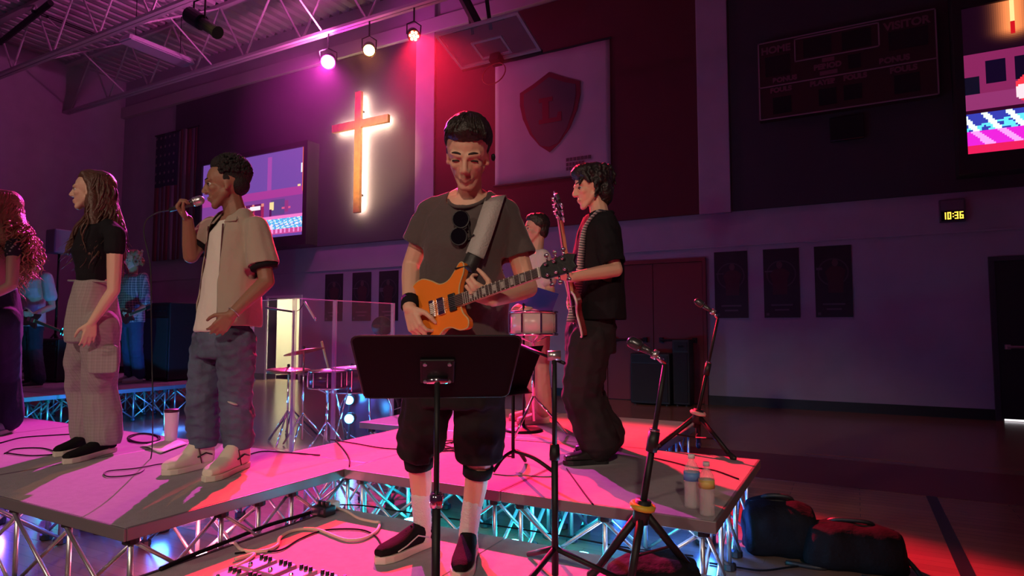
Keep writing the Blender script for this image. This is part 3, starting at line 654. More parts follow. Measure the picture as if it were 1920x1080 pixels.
AX, AY0, AY1 = -2.46, 1.43, 2.78; BX1, BY0, BY1 = -.50, 2.60, 3.95; GX = -3.08; CX0, CX1, CY1 = -3.58, -1.13, 5.25
g_ = 'main stage platforms on aluminium frames'
platform(AX-1.48, AX, AY0, AY1, Z2, 'stage platform under the singer holding a microphone', g_)
platform(AX-2.96, AX-1.48, AY0, AY1, Z2, 'stage platform under the woman in plaid trousers', g_)
platform(AX-4.44, AX-2.96, AY0, AY1, Z2, 'stage platform under the blonde woman', g_)
platform(AX, (AX+BX1)/2, BY0, BY1, Z2, 'stage platform straight behind the guitarist', g_)
platform((AX+BX1)/2, BX1, BY0, BY1, Z2, 'stage platform under the bass player and water bottles', g_)
platform(GX, AX, AY1, BY1, Z2, 'narrow stage platform at the inner corner by the drum shield', g_)
cxm_ = (CX0+CX1)/2
platform(CX0, cxm_, BY1, CY1, Z2, 'back stage platform beside the drum kit', g_)
platform(cxm_, CX1, BY1, CY1, Z2, 'back stage platform under the percussionist', g_)
DX = onz(210, 732, Z2).x
for i, (a, b) in enumerate(((2.5, 3.9), (3.9, 5.3), (5.3, onz(520, 712, Z2).y))):
    platform(DX-1.5, DX, a, b, Z2, ('nearest', 'middle', 'farthest')[i]+' platform along the front of the far left riser', 'far left riser platforms', full=False)
    platform(DX-3.0, DX-1.5, a, b, Z2, ('nearest', 'middle', 'farthest')[i]+' platform along the rear of the far left riser', 'far left riser platforms', full=False, bay=.75)
# low front deck the guitarist stands on
LX0, LX1, LY0, LY1 = -2.455, -.42, 0.55, 2.575
m_lowside = mat('low_deck_side', (.03, .013, .032), .6, bump=.1)
for i, (a, b, lab) in enumerate(((LX0, (LX0+LX1)/2, 'low front deck panel under the white extension cord'), ((LX0+LX1)/2, LX1, 'low front deck panel under the near microphone stand'))):
    t = thing('low_deck', lab, 'stage platform', ((a+b)/2, (LY0+LY1)/2, 0), 'low front deck panels')
    box((a+.004, LY0, Z1-.03), (b-.004, LY1, Z1)).build('deck', m_deck, t)
    box((a+.02, LY0+.02, 0), (b-.02, LY0+.06, Z1-.03)).build('fascia', m_lowside, t); box((a+.02, LY1-.06, 0), (b-.02, LY1-.02, Z1-.03)).build('fascia', m_lowside, t)
    x = a+.004 if i == 0 else b-.044
    box((x, LY0+.06, 0), (x+.04, LY1-.06, Z1-.03)).build('fascia', m_lowside, t)
    xx = a-.012 if i == 0 else b-.004
    box((xx, LY0, Z1-.045), (xx+.016, LY1, Z1+.004)).build('edge_rail', m_lowside, t)
# ================================================================ LED uplights under the decks (each carries its light)
def uplight(x, y, color, lens, power, label, tilt=(0, 0, 1), estr=25, z=0.0):
    t = thing('led_uplight', label, 'stage light', (x, y, z), 'floor uplights under the stage')
    MB().lathe([(.05, 0), (.055, .01), (.055, .06), (.048, .065)], (x, y, z), 16).build('housing', m_black, t)
    MB().lathe([(.045, .066), (.03, .072), (.001, .074)], (x, y, z), 16).build('lens', mat('uplens_%.2f_%.2f' % (color[0], color[1]), color, .4, emit=lens, estr=estr), t)
    l = point('glow', (x, y, z+.13), color, power, .05); l.parent = t; l.matrix_parent_inverse = Matrix.Translation((-x, -y, -z))
CY_, BL_, VI_ = (0, .62, .80), (.03, .16, 1.0), (.16, .08, 1.0)
uplight(onz(1228, 1045, 0.2).x, 2.72, (.30, .45, 1.0), (.8, .8, 1), 14, 'bright uplight shining white behind the near microphone stand', estr=60, z=0.0)
uplight(onz(1060, 1010, 0.2).x, 2.95, CY_, (.1, .9, 1), 9, 'cyan uplight under the platform right of the near black pole')
uplight(onz(930, 985, 0.2).x, 2.95, CY_, (.1, .9, 1), 9, 'cyan uplight under the platform behind the guitarist right leg')
uplight(onz(735, 945, 0.2).x, 3.0, CY_, (.1, .9, 1), 8, 'cyan uplight under the platform left of the guitarist')
uplight(-.75, 3.6, BL_, (.2, .5, 1), 10, 'blue uplight under the right end of the stage')
uplight(-2.85, 2.05, (1.0, .16, .26), (1, .6, .8), 14, 'pink uplight under the platform of the singer')
uplight(-3.6, 2.3, BL_, (.3, .5, 1), 8, 'blue uplight under the platform behind the singer shadow')
uplight(-4.6, 1.9, VI_, (.3, .3, 1), 16, 'violet uplight under the platform of the woman in plaid trousers')
uplight(DX+1.1, 3.3, CY_, (.1, .8, 1), 75, 'cyan uplight in front of the far left riser, nearest end')
uplight(DX+1.0, 4.6, BL_, (.2, .5, 1), 70, 'blue uplight in front of the far left riser, farther end')
for yy, dd_, lab in ((785, 6.15, 'lower bright cyan lamp on a short stand behind the shield'), (750, 6.5, 'upper bright cyan lamp on a short stand behind the shield')):
    c = P(655, yy, dd_); t = thing('led_uplight', lab, 'stage light', (c.x, c.y, 0), 'cyan lamps by the drum kit'); Ml = frame(c, RGT, V(0, 0, 1)).to_3x3()
    MB().lathe([(.05, -.09), (.058, -.02), (.058, .0), (.05, .01)], c, 16, Ml).build('housing', m_black, t); MB().lathe([(.045, .011), (.03, .016), (.001, .018)], c, 16, Ml).build('lens', mat('drum_lamp_lens', (.1, .5, 1), .4, emit=(.12, .75, 1), estr=14), t)
    MB().tube((c.x, c.y, .01), (c.x, c.y, c.z-.05), .012).build('pole', m_blackmetal, t); MB().lathe([(.09, 0), (.085, .015), (.02, .02)], (c.x, c.y, 0), 16).build('base', m_black, t)
    l = point('glow', c+(Ml @ V(0, 0, .12)), (.03, .35, 1.0), 7, .05); l.parent = t; l.matrix_parent_inverse = Matrix.Translation((-c.x, -c.y, 0))
uplight(-1.6, 4.6, BL_, (.2, .5, 1), 12, 'blue uplight under the back platform of the percussionist')
# ================================================================ people
def headM(c, face, up=V(0, 0, 1), s=1.0):
    f = Vector(face).normalized(); u = Vector(up); u = (u-f*u.dot(f)).normalized(); l = u.cross(f)
    return Matrix(((f.x*s, l.x*s, u.x*s, c[0]), (f.y*s, l.y*s, u.y*s, c[1]), (f.z*s, l.z*s, u.z*s, c[2]), (0, 0, 0, 1)))
def head_shapes(mb, M, fem=False, nose=1.0, shut=False):
    s = M.to_scale().x
    def C(a, ra, b, rb): mb.cap(M @ Vector(a), ra*s, M @ Vector(b), rb*s, 10)
    mb.ell((-.012, 0, .030), (.098, .077, .090), M, 20, 12)
    mb.ell((.030, 0, -.022), (.058, .057, .080), M, 20, 12)
    jw = .9 if fem else 1.0
    for y in (-1, 1):
        C((.010, y*.044*jw, -.046), .020, (.060, y*.016*jw, -.099), .015)
        mb.ell((.056, y*.036, -.020), (.026, .022, .022), M)
        C((.070, y*.046, .0215), .010, (.085, y*.014, .020), .0115)
        mb.ell((.098, y*.011, -.034), (.012, .009, .008), M)
        C((.080, y*.021, -.0645), .0045, (.0905, 0, -.0615), .0062)
        C((.078, y*.018, -.0695), .0045, (.0875, 0, -.0730), .0072)
        C((.066, y*.045, .0105), .0055, (.083, y*.024, .0135), .006); C((.083, y*.024, .0135), .006, (.080, y*.013, .006), .005)
        C((.066, y*.043, -.010), .005, (.080, y*.022, -.013), .005)
        Me = M @ Matrix.Translation((-.006, y*.0705, -.006)) @ Matrix.Rotation(y*.22, 4, 'Z') @ Matrix.Rotation(-.15, 4, 'Y')
        mb.ell((0, 0, 0), (.017, .0065, .027), Me); mb.ell((.004, 0, -.026), (.010, .007, .012), Me)
    if shut:
        for y in (-1, 1): mb.ell((.0685, y*.031, .001), (.0135, .0145, .0125), M)
    C((.064, -.010, -.101), .017, (.064, .010, -.101), .017)
    C((.086, 0, .014), .008, (.103+.004*nose, 0, -.027), .0115)
    mb.ell((.069, 0, -.066), (.018, .028, .026), M)
def face_parts(person, M, brow, iris, lid=.0, beard=None):
    m_e = mat('eye_white', (.62, .58, .56), .25); m_b = mat('brow_%.2f' % brow[0], brow, .8, bump=.3); m_i = mat('iris_dark', iris, .2)
    s = M.to_scale().x
    for y in (-1, 1):
        if lid < .9: e = MB().ell((.0695, y*.031, .0005), (.0125, .0135, .0115), M).build('eye', m_e, person, True)
        if lid < .9: MB().ell((.0795-.002*lid, y*.031, -.0005-.004*lid), (.0042, .0062, .006), M).build('iris', m_i, e, True)
        pts = [M @ V(.0918-.015*((.017+t*.020)/.032)-.006*max(0, t-.6), y*(.031+t*.020), .0255+.0035*(1-t*t)-.002*max(t, 0)) for t in np.linspace(-.9, 1, 7)]
        MB().path(pts, [.0028*s, .004*s, .0045*s, .0045*s, .004*s, .003*s, .0015*s]).build('eyebrow', m_b, person, True)
        lp = [M @ V(.0845-abs(t)*.006, y*(.031+t*.014), .0045+.0035*(1-t*t)-.007*lid) for t in np.linspace(-1, 1, 6)]
        MB().path(lp, .0030*s).build('eyelash', m_b, person, True)
    MB().path([M @ V(.0915-.42*abs(t)**1.8*.022-.002, t*.022, -.0668-.0015*abs(t)) for t in np.linspace(-1, 1, 9)], [.0008*s]+[.0022*s]*7+[.0008*s]).build('mouth_line', mat('mouth_dark', (.12, .03, .03), .7), person, True)
def skincol(base, M, lips=(.55, .22, .2), beard=None):
    Mi = np.array(M.inverted())
    def f(co):
        h = np.c_[co, np.ones(len(co))] @ Mi.T; x, y, z = h[:, 0], h[:, 1], h[:, 2]; c = np.tile(np.array(base, 'f'), (len(co), 1))
        def mix(k, col): c[:] = c*(1-k[:, None])+np.array(col)*k[:, None]
        k = np.clip(1.6-np.sqrt(((x-.088)/.02)**2+(y/.024)**2+((z+.0665)/.0105)**2)*1.2, 0, 1)*.45; mix(k, lips)
        k = np.clip(1-np.sqrt(((x-.062)/.03)**2+((np.abs(y)-.04)/.025)**2+((z+.022)/.022)**2), 0, 1)*.18; mix(k, (base[0]*1.05, base[1]*.72, base[2]*.68))
        if beard is not None:
            k = np.clip((-.035-z)/.03, 0, 1)*np.clip((x+.01)/.03, 0, 1)*(np.abs(x) < .14)*(np.abs(y) < .08)*(z > -.13)*.4; mix(k, beard)
        return c
    return f
def hand(mb, w_, d, n, thumb, curl=(30, 40, 30), s=1.0, spread=1.0, tcurl=.4, lens=None):
    """w_ wrist, d finger direction, n palm normal (fingers bend towards it), thumb side vector."""
    d = Vector(d).normalized(); n = Vector(n); n = (n-d*n.dot(d)).normalized(); t = d.cross(n)
    if t.dot(Vector(thumb)) < 0: t = -t
    w_ = Vector(w_); kn = []
    for i, (o, L) in enumerate(((.030, .086), (.010, .090), (-.011, .086), (-.030, .078))):
        k = w_+d*L*s+t*o*s*spread; kn.append(k); mb.cap(w_+d*.015*s+t*o*.6*s, .0155*s, k, .0115*s, 8)
    mb.ell((0, 0, 0), (.040*s, .038*s, .0135*s), frame(w_+d*.05*s, d, t), 14, 8)
    for i, k in enumerate(kn):
        L = (.074, .082, .077, .060)[i]*s; r = (.0088, .0092, .0088, .0078)[i]*s; p = k; a = 0; dd = d
        for j, fr in enumerate((.46, .30, .24)):
            a += math.radians(curl[j]*(1+.08*i)); v_ = dd*math.cos(a)+n*math.sin(a); v_ = (v_+t*(.06*(1.5-i))*spread).normalized()
            q = p+v_*L*fr; mb.cap(p, r*(1-.08*j), q, r*(.92-.08*j), 8); p = q
    b = w_+d*.022*s+t*.026*s; v1 = (d*.62+t*.62+n*.35).normalized(); p1 = b+v1*.045*s; v2 = (d*.8+t*.25+n*tcurl).normalized(); p2 = p1+v2*.032*s; v3 = (d*.85+n*tcurl*1.6).normalized()
    mb.cap(b, .0145*s, p1, .0115*s, 8); mb.cap(p1, .0108*s, p2, .0098*s, 8); mb.cap(p2, .0095*s, p2+v3*.024*s, .008*s, 8)
def arm(mb, sh, el, wr, r=(.048, .040, .037, .027)):
    sh, el, wr = Vector(sh), Vector(el), Vector(wr)
    mb.cap(sh, r[0], sh.lerp(el, .5), r[0]*.92); mb.cap(sh.lerp(el, .5), r[0]*.92, el, r[1]); m_ = el.lerp(wr, .28); mb.cap(el, r[1], m_, r[2]*1.08); mb.cap(m_, r[2]*1.08, wr, r[3])
def shoe(person, heel, toe, z, width, upper, sole_m, h=.10, solet=.028, high=False, lace=None, extra=None):
    heel, toe = Vector((heel[0], heel[1], z)), Vector((toe[0], toe[1], z)); L = (toe-heel).length; M = frame(heel, toe-heel, V(-(toe-heel).y, (toe-heel).x, 0))
    out = [(0, .0), (.02, .30), (.10, .38), (.3, .36), (.5, .40), (.68, .47), (.82, .45), (.93, .32), (1.0, .0)]
    poly = [(x*L, -y*width) for x, y in out]+[(x*L, y*width) for x, y in out[-2:0:-1]]
    sh_ = thing_part = MB()
    rings = []
    for x, wv, hv in ((.02, .30, .72), (.10, .37, 1.0), (.28, .36, 1.0), (.42, .37, .86), (.58, .42, .62), (.72, .44, .50), (.86, .40, .42), (.96, .24, .30)):
        hh = h*hv*(1.3 if high and x < .45 else 1); rings.append((M @ V(x*L, 0, solet+hh*.40), M.to_3x3() @ V(0, wv*width, 0), M.to_3x3() @ V(0, 0, hh*.60)))
    sh_.loft(rings, 16, pw=.8)
    if high: sh_.cap(M @ V(.16*L, 0, h*.8), width*.36, M @ V(.17*L, 0, h*1.55), width*.36)
    o = fuse(sh_, 'shoe', upper, person, .006, 2)
    so = MB().prism(poly, M, 0.001, solet).build('sole', sole_m, o, bevel=.004)
    if lace:
        for k in range(5 if high else 4):
            x = (.30+.085*k)*L; zz = solet+h*(1.02-.16*k)*(1.12 if high and k < 2 else 1)
            MB().path([M @ V(x, -width*.2, zz-.014), M @ V(x+.006, 0, zz+.004), M @ V(x, width*.2, zz-.014)], .0035).build('lace', lace, o, True)
    if extra:
        for (pts, r, mm) in extra: MB().path([M @ V(a*L, b*width, c) for a, b, c in pts], r).build('side_stripe', mm, o, True)
    return o
def axes(face):
    f = Vector((face.x, face.y, 0)).normalized(); return f, V(-f.y, f.x, 0)
def rings(spec, f, s): return [(c, s*a, f*b) for c, a, b in spec]
def camdir(r, u, fw): return RGT*r+V(0, 0, 1)*u+FWD*fw
m_skin_f = mat('skin', (.6, .4, .3), .5, bump=.08, bscale=150, attr='Col', spec=.4)
def skinbase(mb, pel, chest, neck, hc, f, s, w=.155, r_neck=.055):
    mb.loft(rings([(pel, w*.95, .095), (pel.lerp(chest, .5), w*.85, .09), (chest, w, .10), (chest.lerp(neck, .6), w*.9, .085), (neck-V(0, 0, .01), .09, .06)], f, s))
    mb.cap(neck-V(0, 0, .03)-f*.008, r_neck*1.1, hc+V(0, 0, -.05)-f*.03, r_neck*.93)
# ---------------------------------------------------------------- cloth materials
m_olive = mat('charcoal_tee', (.088, .066, .064), .9, bump=.5, bscale=30, sheen=.2)
m_blackcloth = mat('black_cloth', (.013, .012, .015), .9, spec=.15, bump=.4, bscale=40)
m_blackshorts = mat('black_shorts', (.018, .014, .016), .9, spec=.15, bump=.4, bscale=30)
m_sock = mat('white_sock', (.75, .72, .70), .9, bump=.5, bscale=160)
m_rubber = mat('white_rubber', (.72, .66, .56), .6, bump=.05)
m_blacksuede = mat('black_suede', (.012, .011, .012), .9, spec=.1, bump=.3, bscale=200)
m_tan = mat('tan_shirt', (.40, .33, .255), .9, bump=.35, bscale=35, sheen=.2)
m_tee = mat('white_tee', (.74, .69, .60), .9, bump=.3, bscale=25)
m_jean = mat('blue_denim', (.085, .105, .165), .9, bump=.5, bscale=45, var=.35, vscale=7)
m_cream_shoe = mat('cream_leather', (.80, .73, .60), .5, bump=.1)
m_navy = mat('navy_cloth', (.014, .018, .05), .85, bump=.4, bscale=30)
m_darkpants = mat('dark_trousers', (.026, .021, .024), .9, spec=.2, bump=.5, bscale=20)
m_plaidp = mat('plaid_trousers', (.36, .31, .29), .9, bump=.25, bscale=60)
def plaid(m, c1, c2, sc, amt, rot=0.):
    nt, b = nodes(m); tc = nt.nodes.new('ShaderNodeTexCoord'); src = None
    mp = nt.nodes.new('ShaderNodeMapping'); mp.inputs['Rotation'].default_value = (0, 0, rot); nt.links.new(tc.outputs['Object'], mp.inputs[0])
    outs = []
    for ax in ('X', 'Z'):
        for k, ph in ((1, 0), (2.02, 1.3)):
            wv = nt.nodes.new('ShaderNodeTexWave'); wv.bands_direction = ax; wv.inputs['Scale'].default_value = sc*k; wv.inputs['Phase Offset'].default_value = ph; nt.links.new(mp.outputs[0], wv.inputs[0]); outs.append(wv.outputs['Fac'])
    a = outs[0]
    for o in outs[1:]:
        md = nt.nodes.new('ShaderNodeMath'); md.operation = 'ADD'; nt.links.new(a, md.inputs[0]); nt.links.new(o, md.inputs[1]); a = md.outputs[0]
    mr = nt.nodes.new('ShaderNodeMapRange'); mr.inputs[1].default_value = 2-1/amt; mr.inputs[2].default_value = 2+1/amt; nt.links.new(a, mr.inputs[0])
    mx = nt.nodes.new('ShaderNodeMixRGB'); mx.inputs[1].default_value = (*c1, 1); mx.inputs[2].default_value = (*c2, 1); nt.links.new(mr.outputs[0], mx.inputs[0]); nt.links.new(mx.outputs[0], b.inputs['Base Color'])
plaid(m_plaidp, (.29, .235, .235), (.36, .305, .30), 16, .8)
# ================================================================ guitarist in front
D = 2.52
def Pg(x, y, d=0.): return P(x, y, D+d)
per = thing('person', 'person in charcoal t-shirt playing an orange guitar behind a music stand', 'person', onz(800, 1045, Z1))
f, s = axes(-FWD+RGT*-.18)
hc = Pg(877, 288, -.13); M = headM(hc, camdir(-.06, -.60, -1.0), camdir(.02, 1, -.5), 1.06)
pel, chest, neck = Pg(864, 640, .05), Pg(871, 465, 0), Pg(880, 366, -.02)
shR, shL = Pg(809, 396, .02), Pg(948, 400, .02)         # his right is image left
elR, wrR = Pg(772, 500, .06), Pg(768, 578, -.14); elL, wrL = Pg(990, 540, -.02), Pg(925, 562, -.24)
mb = MB(); head_shapes(mb, M, shut=True); skinbase(mb, pel, chest, neck, hc, f, s, .15, .049)
mb.cap(neck+V(0, 0, .0)-f*.01, .052, neck.lerp(shR, .5)+V(0, 0, -.01), .05); mb.cap(neck+V(0, 0, .0)-f*.01, .052, neck.lerp(shL, .5)+V(0, 0, -.01), .05)
arm(mb, shR, elR, wrR); arm(mb, shL, elL, wrL)
hand(mb, wrR, camdir(.30, -.75, -.30), camdir(.55, .1, .8), camdir(.8, .1, -.2), (35, 45, 30), .98)
hand(mb, wrL, camdir(-.75, .35, -.25), camdir(-.1, .55, .8), camdir(.1, .4, -.4), (45, 60, 45), .98)
# legs
hipR, hipL = Pg(812, 690, .05), Pg(900, 690, .05)
heR, toR = onz(812, 1018, Z1), onz(703, 1060, Z1); heL, toL = onz(882, 1030, Z1), onz(862, 1092, Z1)
ankR = heR.lerp(toR, .2)+V(0, 0, .10); ankL = heL.lerp(toL, .22)+V(0, 0, .10)
knR, knL = P(785, 858, depth(ankR)-.05), P(897, 872, depth(ankL)-.05)
for a, b, c in ((hipR, knR, ankR), (hipL, knL, ankL)):
    mb.cap(a, .085, b, .055); cf = b.lerp(c, .33)-f*.012; mb.cap(b, .052, cf, .050); mb.cap(cf, .050, c, .034); mb.cap(c, .034, c-V(0, 0, .06), .034)
fuse(mb, 'body', m_skin_f, per, .0048, 3, colf=skincol((.76, .44, .31), M, (.58, .22, .18), (.55, .33, .25)), fac=.45)
face_parts(per, M, (.03, .02, .016), (.03, .02, .015), lid=1.0)
# hair: short sides, swept up top
hb = MB(); hb.ell((-.034, 0, .052), (.098, .087, .088), M, 20, 12); hb.ell((.018, 0, .096), (.072, .074, .048), M, 18, 10); hb.ell((.044, -.008, .096), (.036, .060, .034), M); hb.ell((-.05, 0, -.005), (.062, .073, .065), M)
for i in range(46):
    y = random.uniform(-.06, .06); x0 = random.uniform(-.02, .05); a = M @ V(x0, y, .128-abs(y)*.35); b = M @ V(x0+.045, y*1.1+random.uniform(-.012, .012), .115-abs(y)*.3); hb.cap(a, .008, b, .004, 6)
for y in (-1, 1): hb.ell((-.004, y*.066, .025), (.026, .011, .034), M)
gh = fuse(hb, 'hair', mat('dark_brown_hair', (.022, .014, .011), .42, bump=.6, bscale=90), per, .005, 1, wr=.004, wscale=45, stretch=(1, 1, .4))
st = MB(); rnd = random.Random(21)
for i in range(170):
    y0 = rnd.uniform(-.05, .05); sd = 1 if y0 > .008 else -1; x0 = rnd.uniform(-.09, .03); z0 = .140-abs(x0+.01)*.28-abs(y0)*.25
    p0 = V(x0, y0*.6+.008, z0); p1 = V(x0+.045, y0*.95+sd*.010, z0+.004-abs(y0)*.15+rnd.uniform(-.002, .004)); p2 = V(min(.080, x0+.080), y0*1.2+sd*.014, z0-.026-abs(y0)*.3)
    st.path([M @ q for q in bez([p0, p1, p2], 4)], [.0035, .0045, .005, .005, .0045, .004, .003, .0025, .001], 5)
q = st.build('locks', MATS['dark_brown_hair'], gh, True); q['kind'] = 'stuff'
MB().ell((-.002, .092, -.012), (.011, .008, .014), M).build('ear_monitor', m_blackmetal, per, True)
# t-shirt
tb = MB(); hem = Pg(866, 668, .04)
tb.loft(rings([(hem, .195, .14), (Pg(868, 580, .03), .182, .135), (chest, .180, .13), (Pg(875, 412, 0), .178, .110), (Pg(878, 384, .0), .150, .088), (Pg(880, 362, .01), .088, .070)], f, s), 26)
for sh, el in ((shR, elR), (shL, elL)):
    e = sh.lerp(el, .62); tb.cap(neck.lerp(sh, .45)+V(0, 0, .0), .045, sh, .056); tb.cap(sh+(neck-sh)*.12, .056, sh.lerp(el, .3), .062); tb.cap(sh.lerp(el, .3), .062, e, .070)
def neckcut(ncen, rx, rz, fdir):
    fd = np.array(fdir); nc = np.array(ncen)
    def c(w_):
        r = w_-nc; a = r @ fd; z = r[:, 2]; h = r-np.outer(a, fd); h[:, 2] = 0
        return (np.linalg.norm(h, axis=1) < rx*(1.0)) & (z > -rz*np.clip(a/.09, 0.1, 1.2))
    return c
tee = fuse(tb, 'shirt', m_olive, per, .0075, 4, wr=.012, wscale=8, stretch=(1, 1, .45), cut=ends([(sh.lerp(el, .60), el-sh, .105) for sh, el in ((shR, elR), (shL, elL))]+[(hem+V(0, 0, .02), V(0, 0, -1), .4)], neckcut(neck+V(0, 0, .0), .076, .066, f)), solid=.004)
# a collar band
MB().path([neck+s*(math.cos(t)*.080)+f*(math.sin(t)*.082+.010)+V(0, 0, -.006-.060*max(0, math.sin(t))+.02*max(0, -math.sin(t))) for t in np.linspace(0, 2*math.pi, 25)], .007).build('collar', m_olive, tee, True)
# shorts, knee sleeve, socks, shoes
sb_ = MB(); sb_.loft(rings([(Pg(862, 760, .04), .175, .125), (pel, .17, .12), (Pg(868, 620, .04), .165, .115)], f, s))
for a, b in ((hipR, knR), (hipL, knL)): sb_.cap(a, .105, a.lerp(b, .5), .108); sb_.cap(a.lerp(b, .5), .108, a.lerp(b, .98), .100)
fuse(sb_, 'shorts', m_blackshorts, per, .0085, 4, wr=.012, wscale=10, cut=ends([(a.lerp(b, .93), b-a, .2) for a, b in ((hipR, knR), (hipL, knL))]), solid=.004)
for kn, an, n in ((knR, ankR, 'knee_sleeve'), (knL, ankL, 'knee_sleeve')):
    MB().tube(kn.lerp(an, .0), kn.lerp(an, .14), .066, .062, 16).build(n, m_blackcloth, per, True)
for kn, an in ((knR, ankR), (knL, ankL)):
    fuse(MB().cap(kn.lerp(an, .58), .043, an, .040).cap(an, .040, an-V(0, 0, .06), .042), 'sock', m_sock, per, .006, 2, wr=.003, wscale=30, stretch=(.3, .3, 2.5))
wst = mat('white_stripe', (.7, .66, .6), .6)
shoe(per, heR, toR, Z1, .105, m_blacksuede, m_rubber, .085, .032, lace=m_blacksuede, extra=[([(.2, .39, .05), (.4, .41, .075), (.6, .43, .05), (.75, .44, .04)], .003, wst)])
shoe(per, heL, toL, Z1, .105, m_blacksuede, m_rubber, .085, .032, lace=m_blacksuede)
# ring of wrist
MB().tube(wrR.lerp(elR, .03), wrR.lerp(elR, .2), .034, .035, 16).build('wristband', m_blackcloth, per, True)
# ---------------------------------------------------------------- orange electric guitar
ga, gb = P(772, 594, 2.42), P(1078, 489, 2.05)
u = (gb-ga).normalized(); n0 = (-FWD*.80-RGT*.55+V(0, 0, .12)); n0 = (n0-u*n0.dot(u)).normalized(); GL = (gb-ga).length
GM = frame(ga, u, n0.cross(u))                           # x along the neck, y up, z out of the face
k = GL/.92
gt = thing('electric_guitar', 'orange electric guitar with black headstock held by the person in front', 'guitar', ga)
m_orange = mat('orange_lacquer', (.90, .23, .025), .22, bump=.02, spec=.6); m_gedge = mat('maple_binding', (.62, .45, .20), .35); m_ebony = mat('rosewood', (.10, .055, .04), .45, bump=.1); m_nut = mat('bone', (.75, .7, .6), .4)
oh = [(-.02, .0), (-.01, .085), (.03, .145), (.09, .165), (.15, .14), (.20, .108), (.255, .112), (.30, .145), (.335, .175), (.355, .165), (.348, .125), (.318, .078), (.305, .035), (.305, -.035), (.315, -.07), (.335, -.10), (.325, -.135), (.28, -.135), (.235, -.112), (.19, -.11), (.14, -.14), (.08, -.165), (.02, -.14), (-.012, -.08)]
pts2 = [Vector((x, y, 0)) for x, y in oh]; sm = bez(pts2+[pts2[0]], 4)[:-1]; oh = [(p.x*k, p.y*k) for p in sm]
MB().prism(oh, GM, -.040*k, -.003*k).build('body', m_orange, gt, bevel=.006)
MB().prism([(x*.985+.002, y*.985) for x, y in oh], GM, -.003*k, .002).build('top', m_orange, gt, bevel=.002)
MB().path([GM @ V(x, y, -.001) for x, y in oh+oh[:1]], .0028).build('binding', m_gedge, gt, True)
nk = MB(); nk.prism([(.27*k, -.029*k), (.745*k, -.0215*k), (.745*k, .0215*k), (.27*k, .029*k)], GM, -.012*k, .009*k); nk.build('neck', m_gedge, gt, bevel=.003)
MB().prism([(.27*k, -.028*k), (.745*k, -.021*k), (.745*k, .021*k), (.27*k, .028*k)], GM, .0092*k, .013*k).build('fingerboard', m_ebony, gt)
sc = .60*k; bridge = .745*k-sc
for i in range(1, 21):
    x = .745*k-sc*(1-2**(-i/12)); hw = .0215*k+(.745*k-x)/(.475*k)*.007*k; box((x-.0012, -hw, .013*k), (x+.0012, hw, .0148*k), GM).build('fret', m_nut, gt)
for i in (3, 5, 7, 9, 12, 15, 17):
    x = .745*k-sc*(1-2**(-(i-.5)/12)); box((x-.008*k, -.014*k, .0131*k), (x+.008*k, .014*k, .0138*k), GM).build('fret_inlay', m_nut, gt)
box((.745*k, -.022*k, .006*k), (.752*k, .022*k, .017*k), GM).build('nut', m_nut, gt)
hs = [(.752, -.022), (.775, -.037), (.90, -.040), (.925, -.025), (.915, .0), (.93, .028), (.895, .042), (.775, .037), (.752, .022)]
MB().prism([(x*k, y*k) for x, y in hs], GM, -.012*k, .006*k).build('headstock', m_black, gt, bevel=.003)
for i in range(3):
    for sg in (-1, 1):
        x = (.79+.042*i)*k; o = MB(); o.tube(GM @ V(x, sg*.024*k, .006*k), GM @ V(x, sg*.024*k, .02*k), .006); o.tube(GM @ V(x, sg*.04*k, -.004), GM @ V(x, sg*.060*k, -.004), .004); o.ell((0, 0, 0), (.009, .008, .006), GM @ Matrix.Translation((x, sg*.066*k, -.004))); o.build('tuning_peg', m_chrome, gt, True)
for i in range(6):
    yy = (-.018+.0072*i)*k; MB().tube(GM @ V(bridge, yy*1.25, .019*k), GM @ V(.75*k, yy*.8, .0175*k), .0009, n=4).build('string', m_steel, gt)
for x, w_ in ((.195, .02), (.265, .02)): box((x*k-w_*k, -.042*k, .002), (x*k+w_*k, .042*k, .014*k), GM).build('pickup', m_chrome if x < .2 else m_black, gt, bevel=.003)
box((bridge-.016*k, -.042*k, .002), (bridge+.012*k, .042*k, .018*k), GM).build('bridge', m_chrome, gt, bevel=.003)
for i in range(6): MB().tube(GM @ V(bridge+.012*k, (-.022+.0088*i)*k, .016*k), GM @ V(bridge-.006*k, (-.022+.0088*i)*k, .022*k), .003, n=6).build('saddle', m_nut, gt)
for (x, y) in ((.10, -.10), (.055, -.085), (.02, -.055)): MB().lathe([(.013, 0), (.012, .014), (.009, .016)], GM @ V(x*k, y*k, .002), 12, GM.to_3x3()).build('control_knob', m_black, gt)
# strap over his left shoulder
m_strap = mat('grey_strap', (.42, .38, .36), .5, bump=.3, bscale=120); m_leather = mat('black_leather', (.02, .018, .018), .5, bump=.2)
def ribbon(pts, wdir, half, th=.004, n=8):
    pts = bez(pts, n); r = MB(); N = len(pts)
    for i, p in enumerate(pts):
        d = (pts[min(i+1, N-1)]-pts[max(i-1, 0)]).normalized(); w_ = Vector(wdir[0]).lerp(Vector(wdir[1]), i/(N-1)); w_ = (w_-d*w_.dot(d)).normalized(); nn = d.cross(w_)*th/2
        for a, b in ((-1, -1), (1, -1), (1, 1), (-1, 1)): r.v.append(tuple(p+w_*half*a+nn*b))
    for i in range(N-1):
        for j in range(4): r.f.append((i*4+j, i*4+(j+1) % 4, i*4+4+(j+1) % 4, i*4+4+j))
    r.f += [(3, 2, 1, 0), tuple(range(4*N-4, 4*N))]; r.mi = [0]*len(r.f); return r
hornp = GM @ V(.345*k, .15*k, 0)
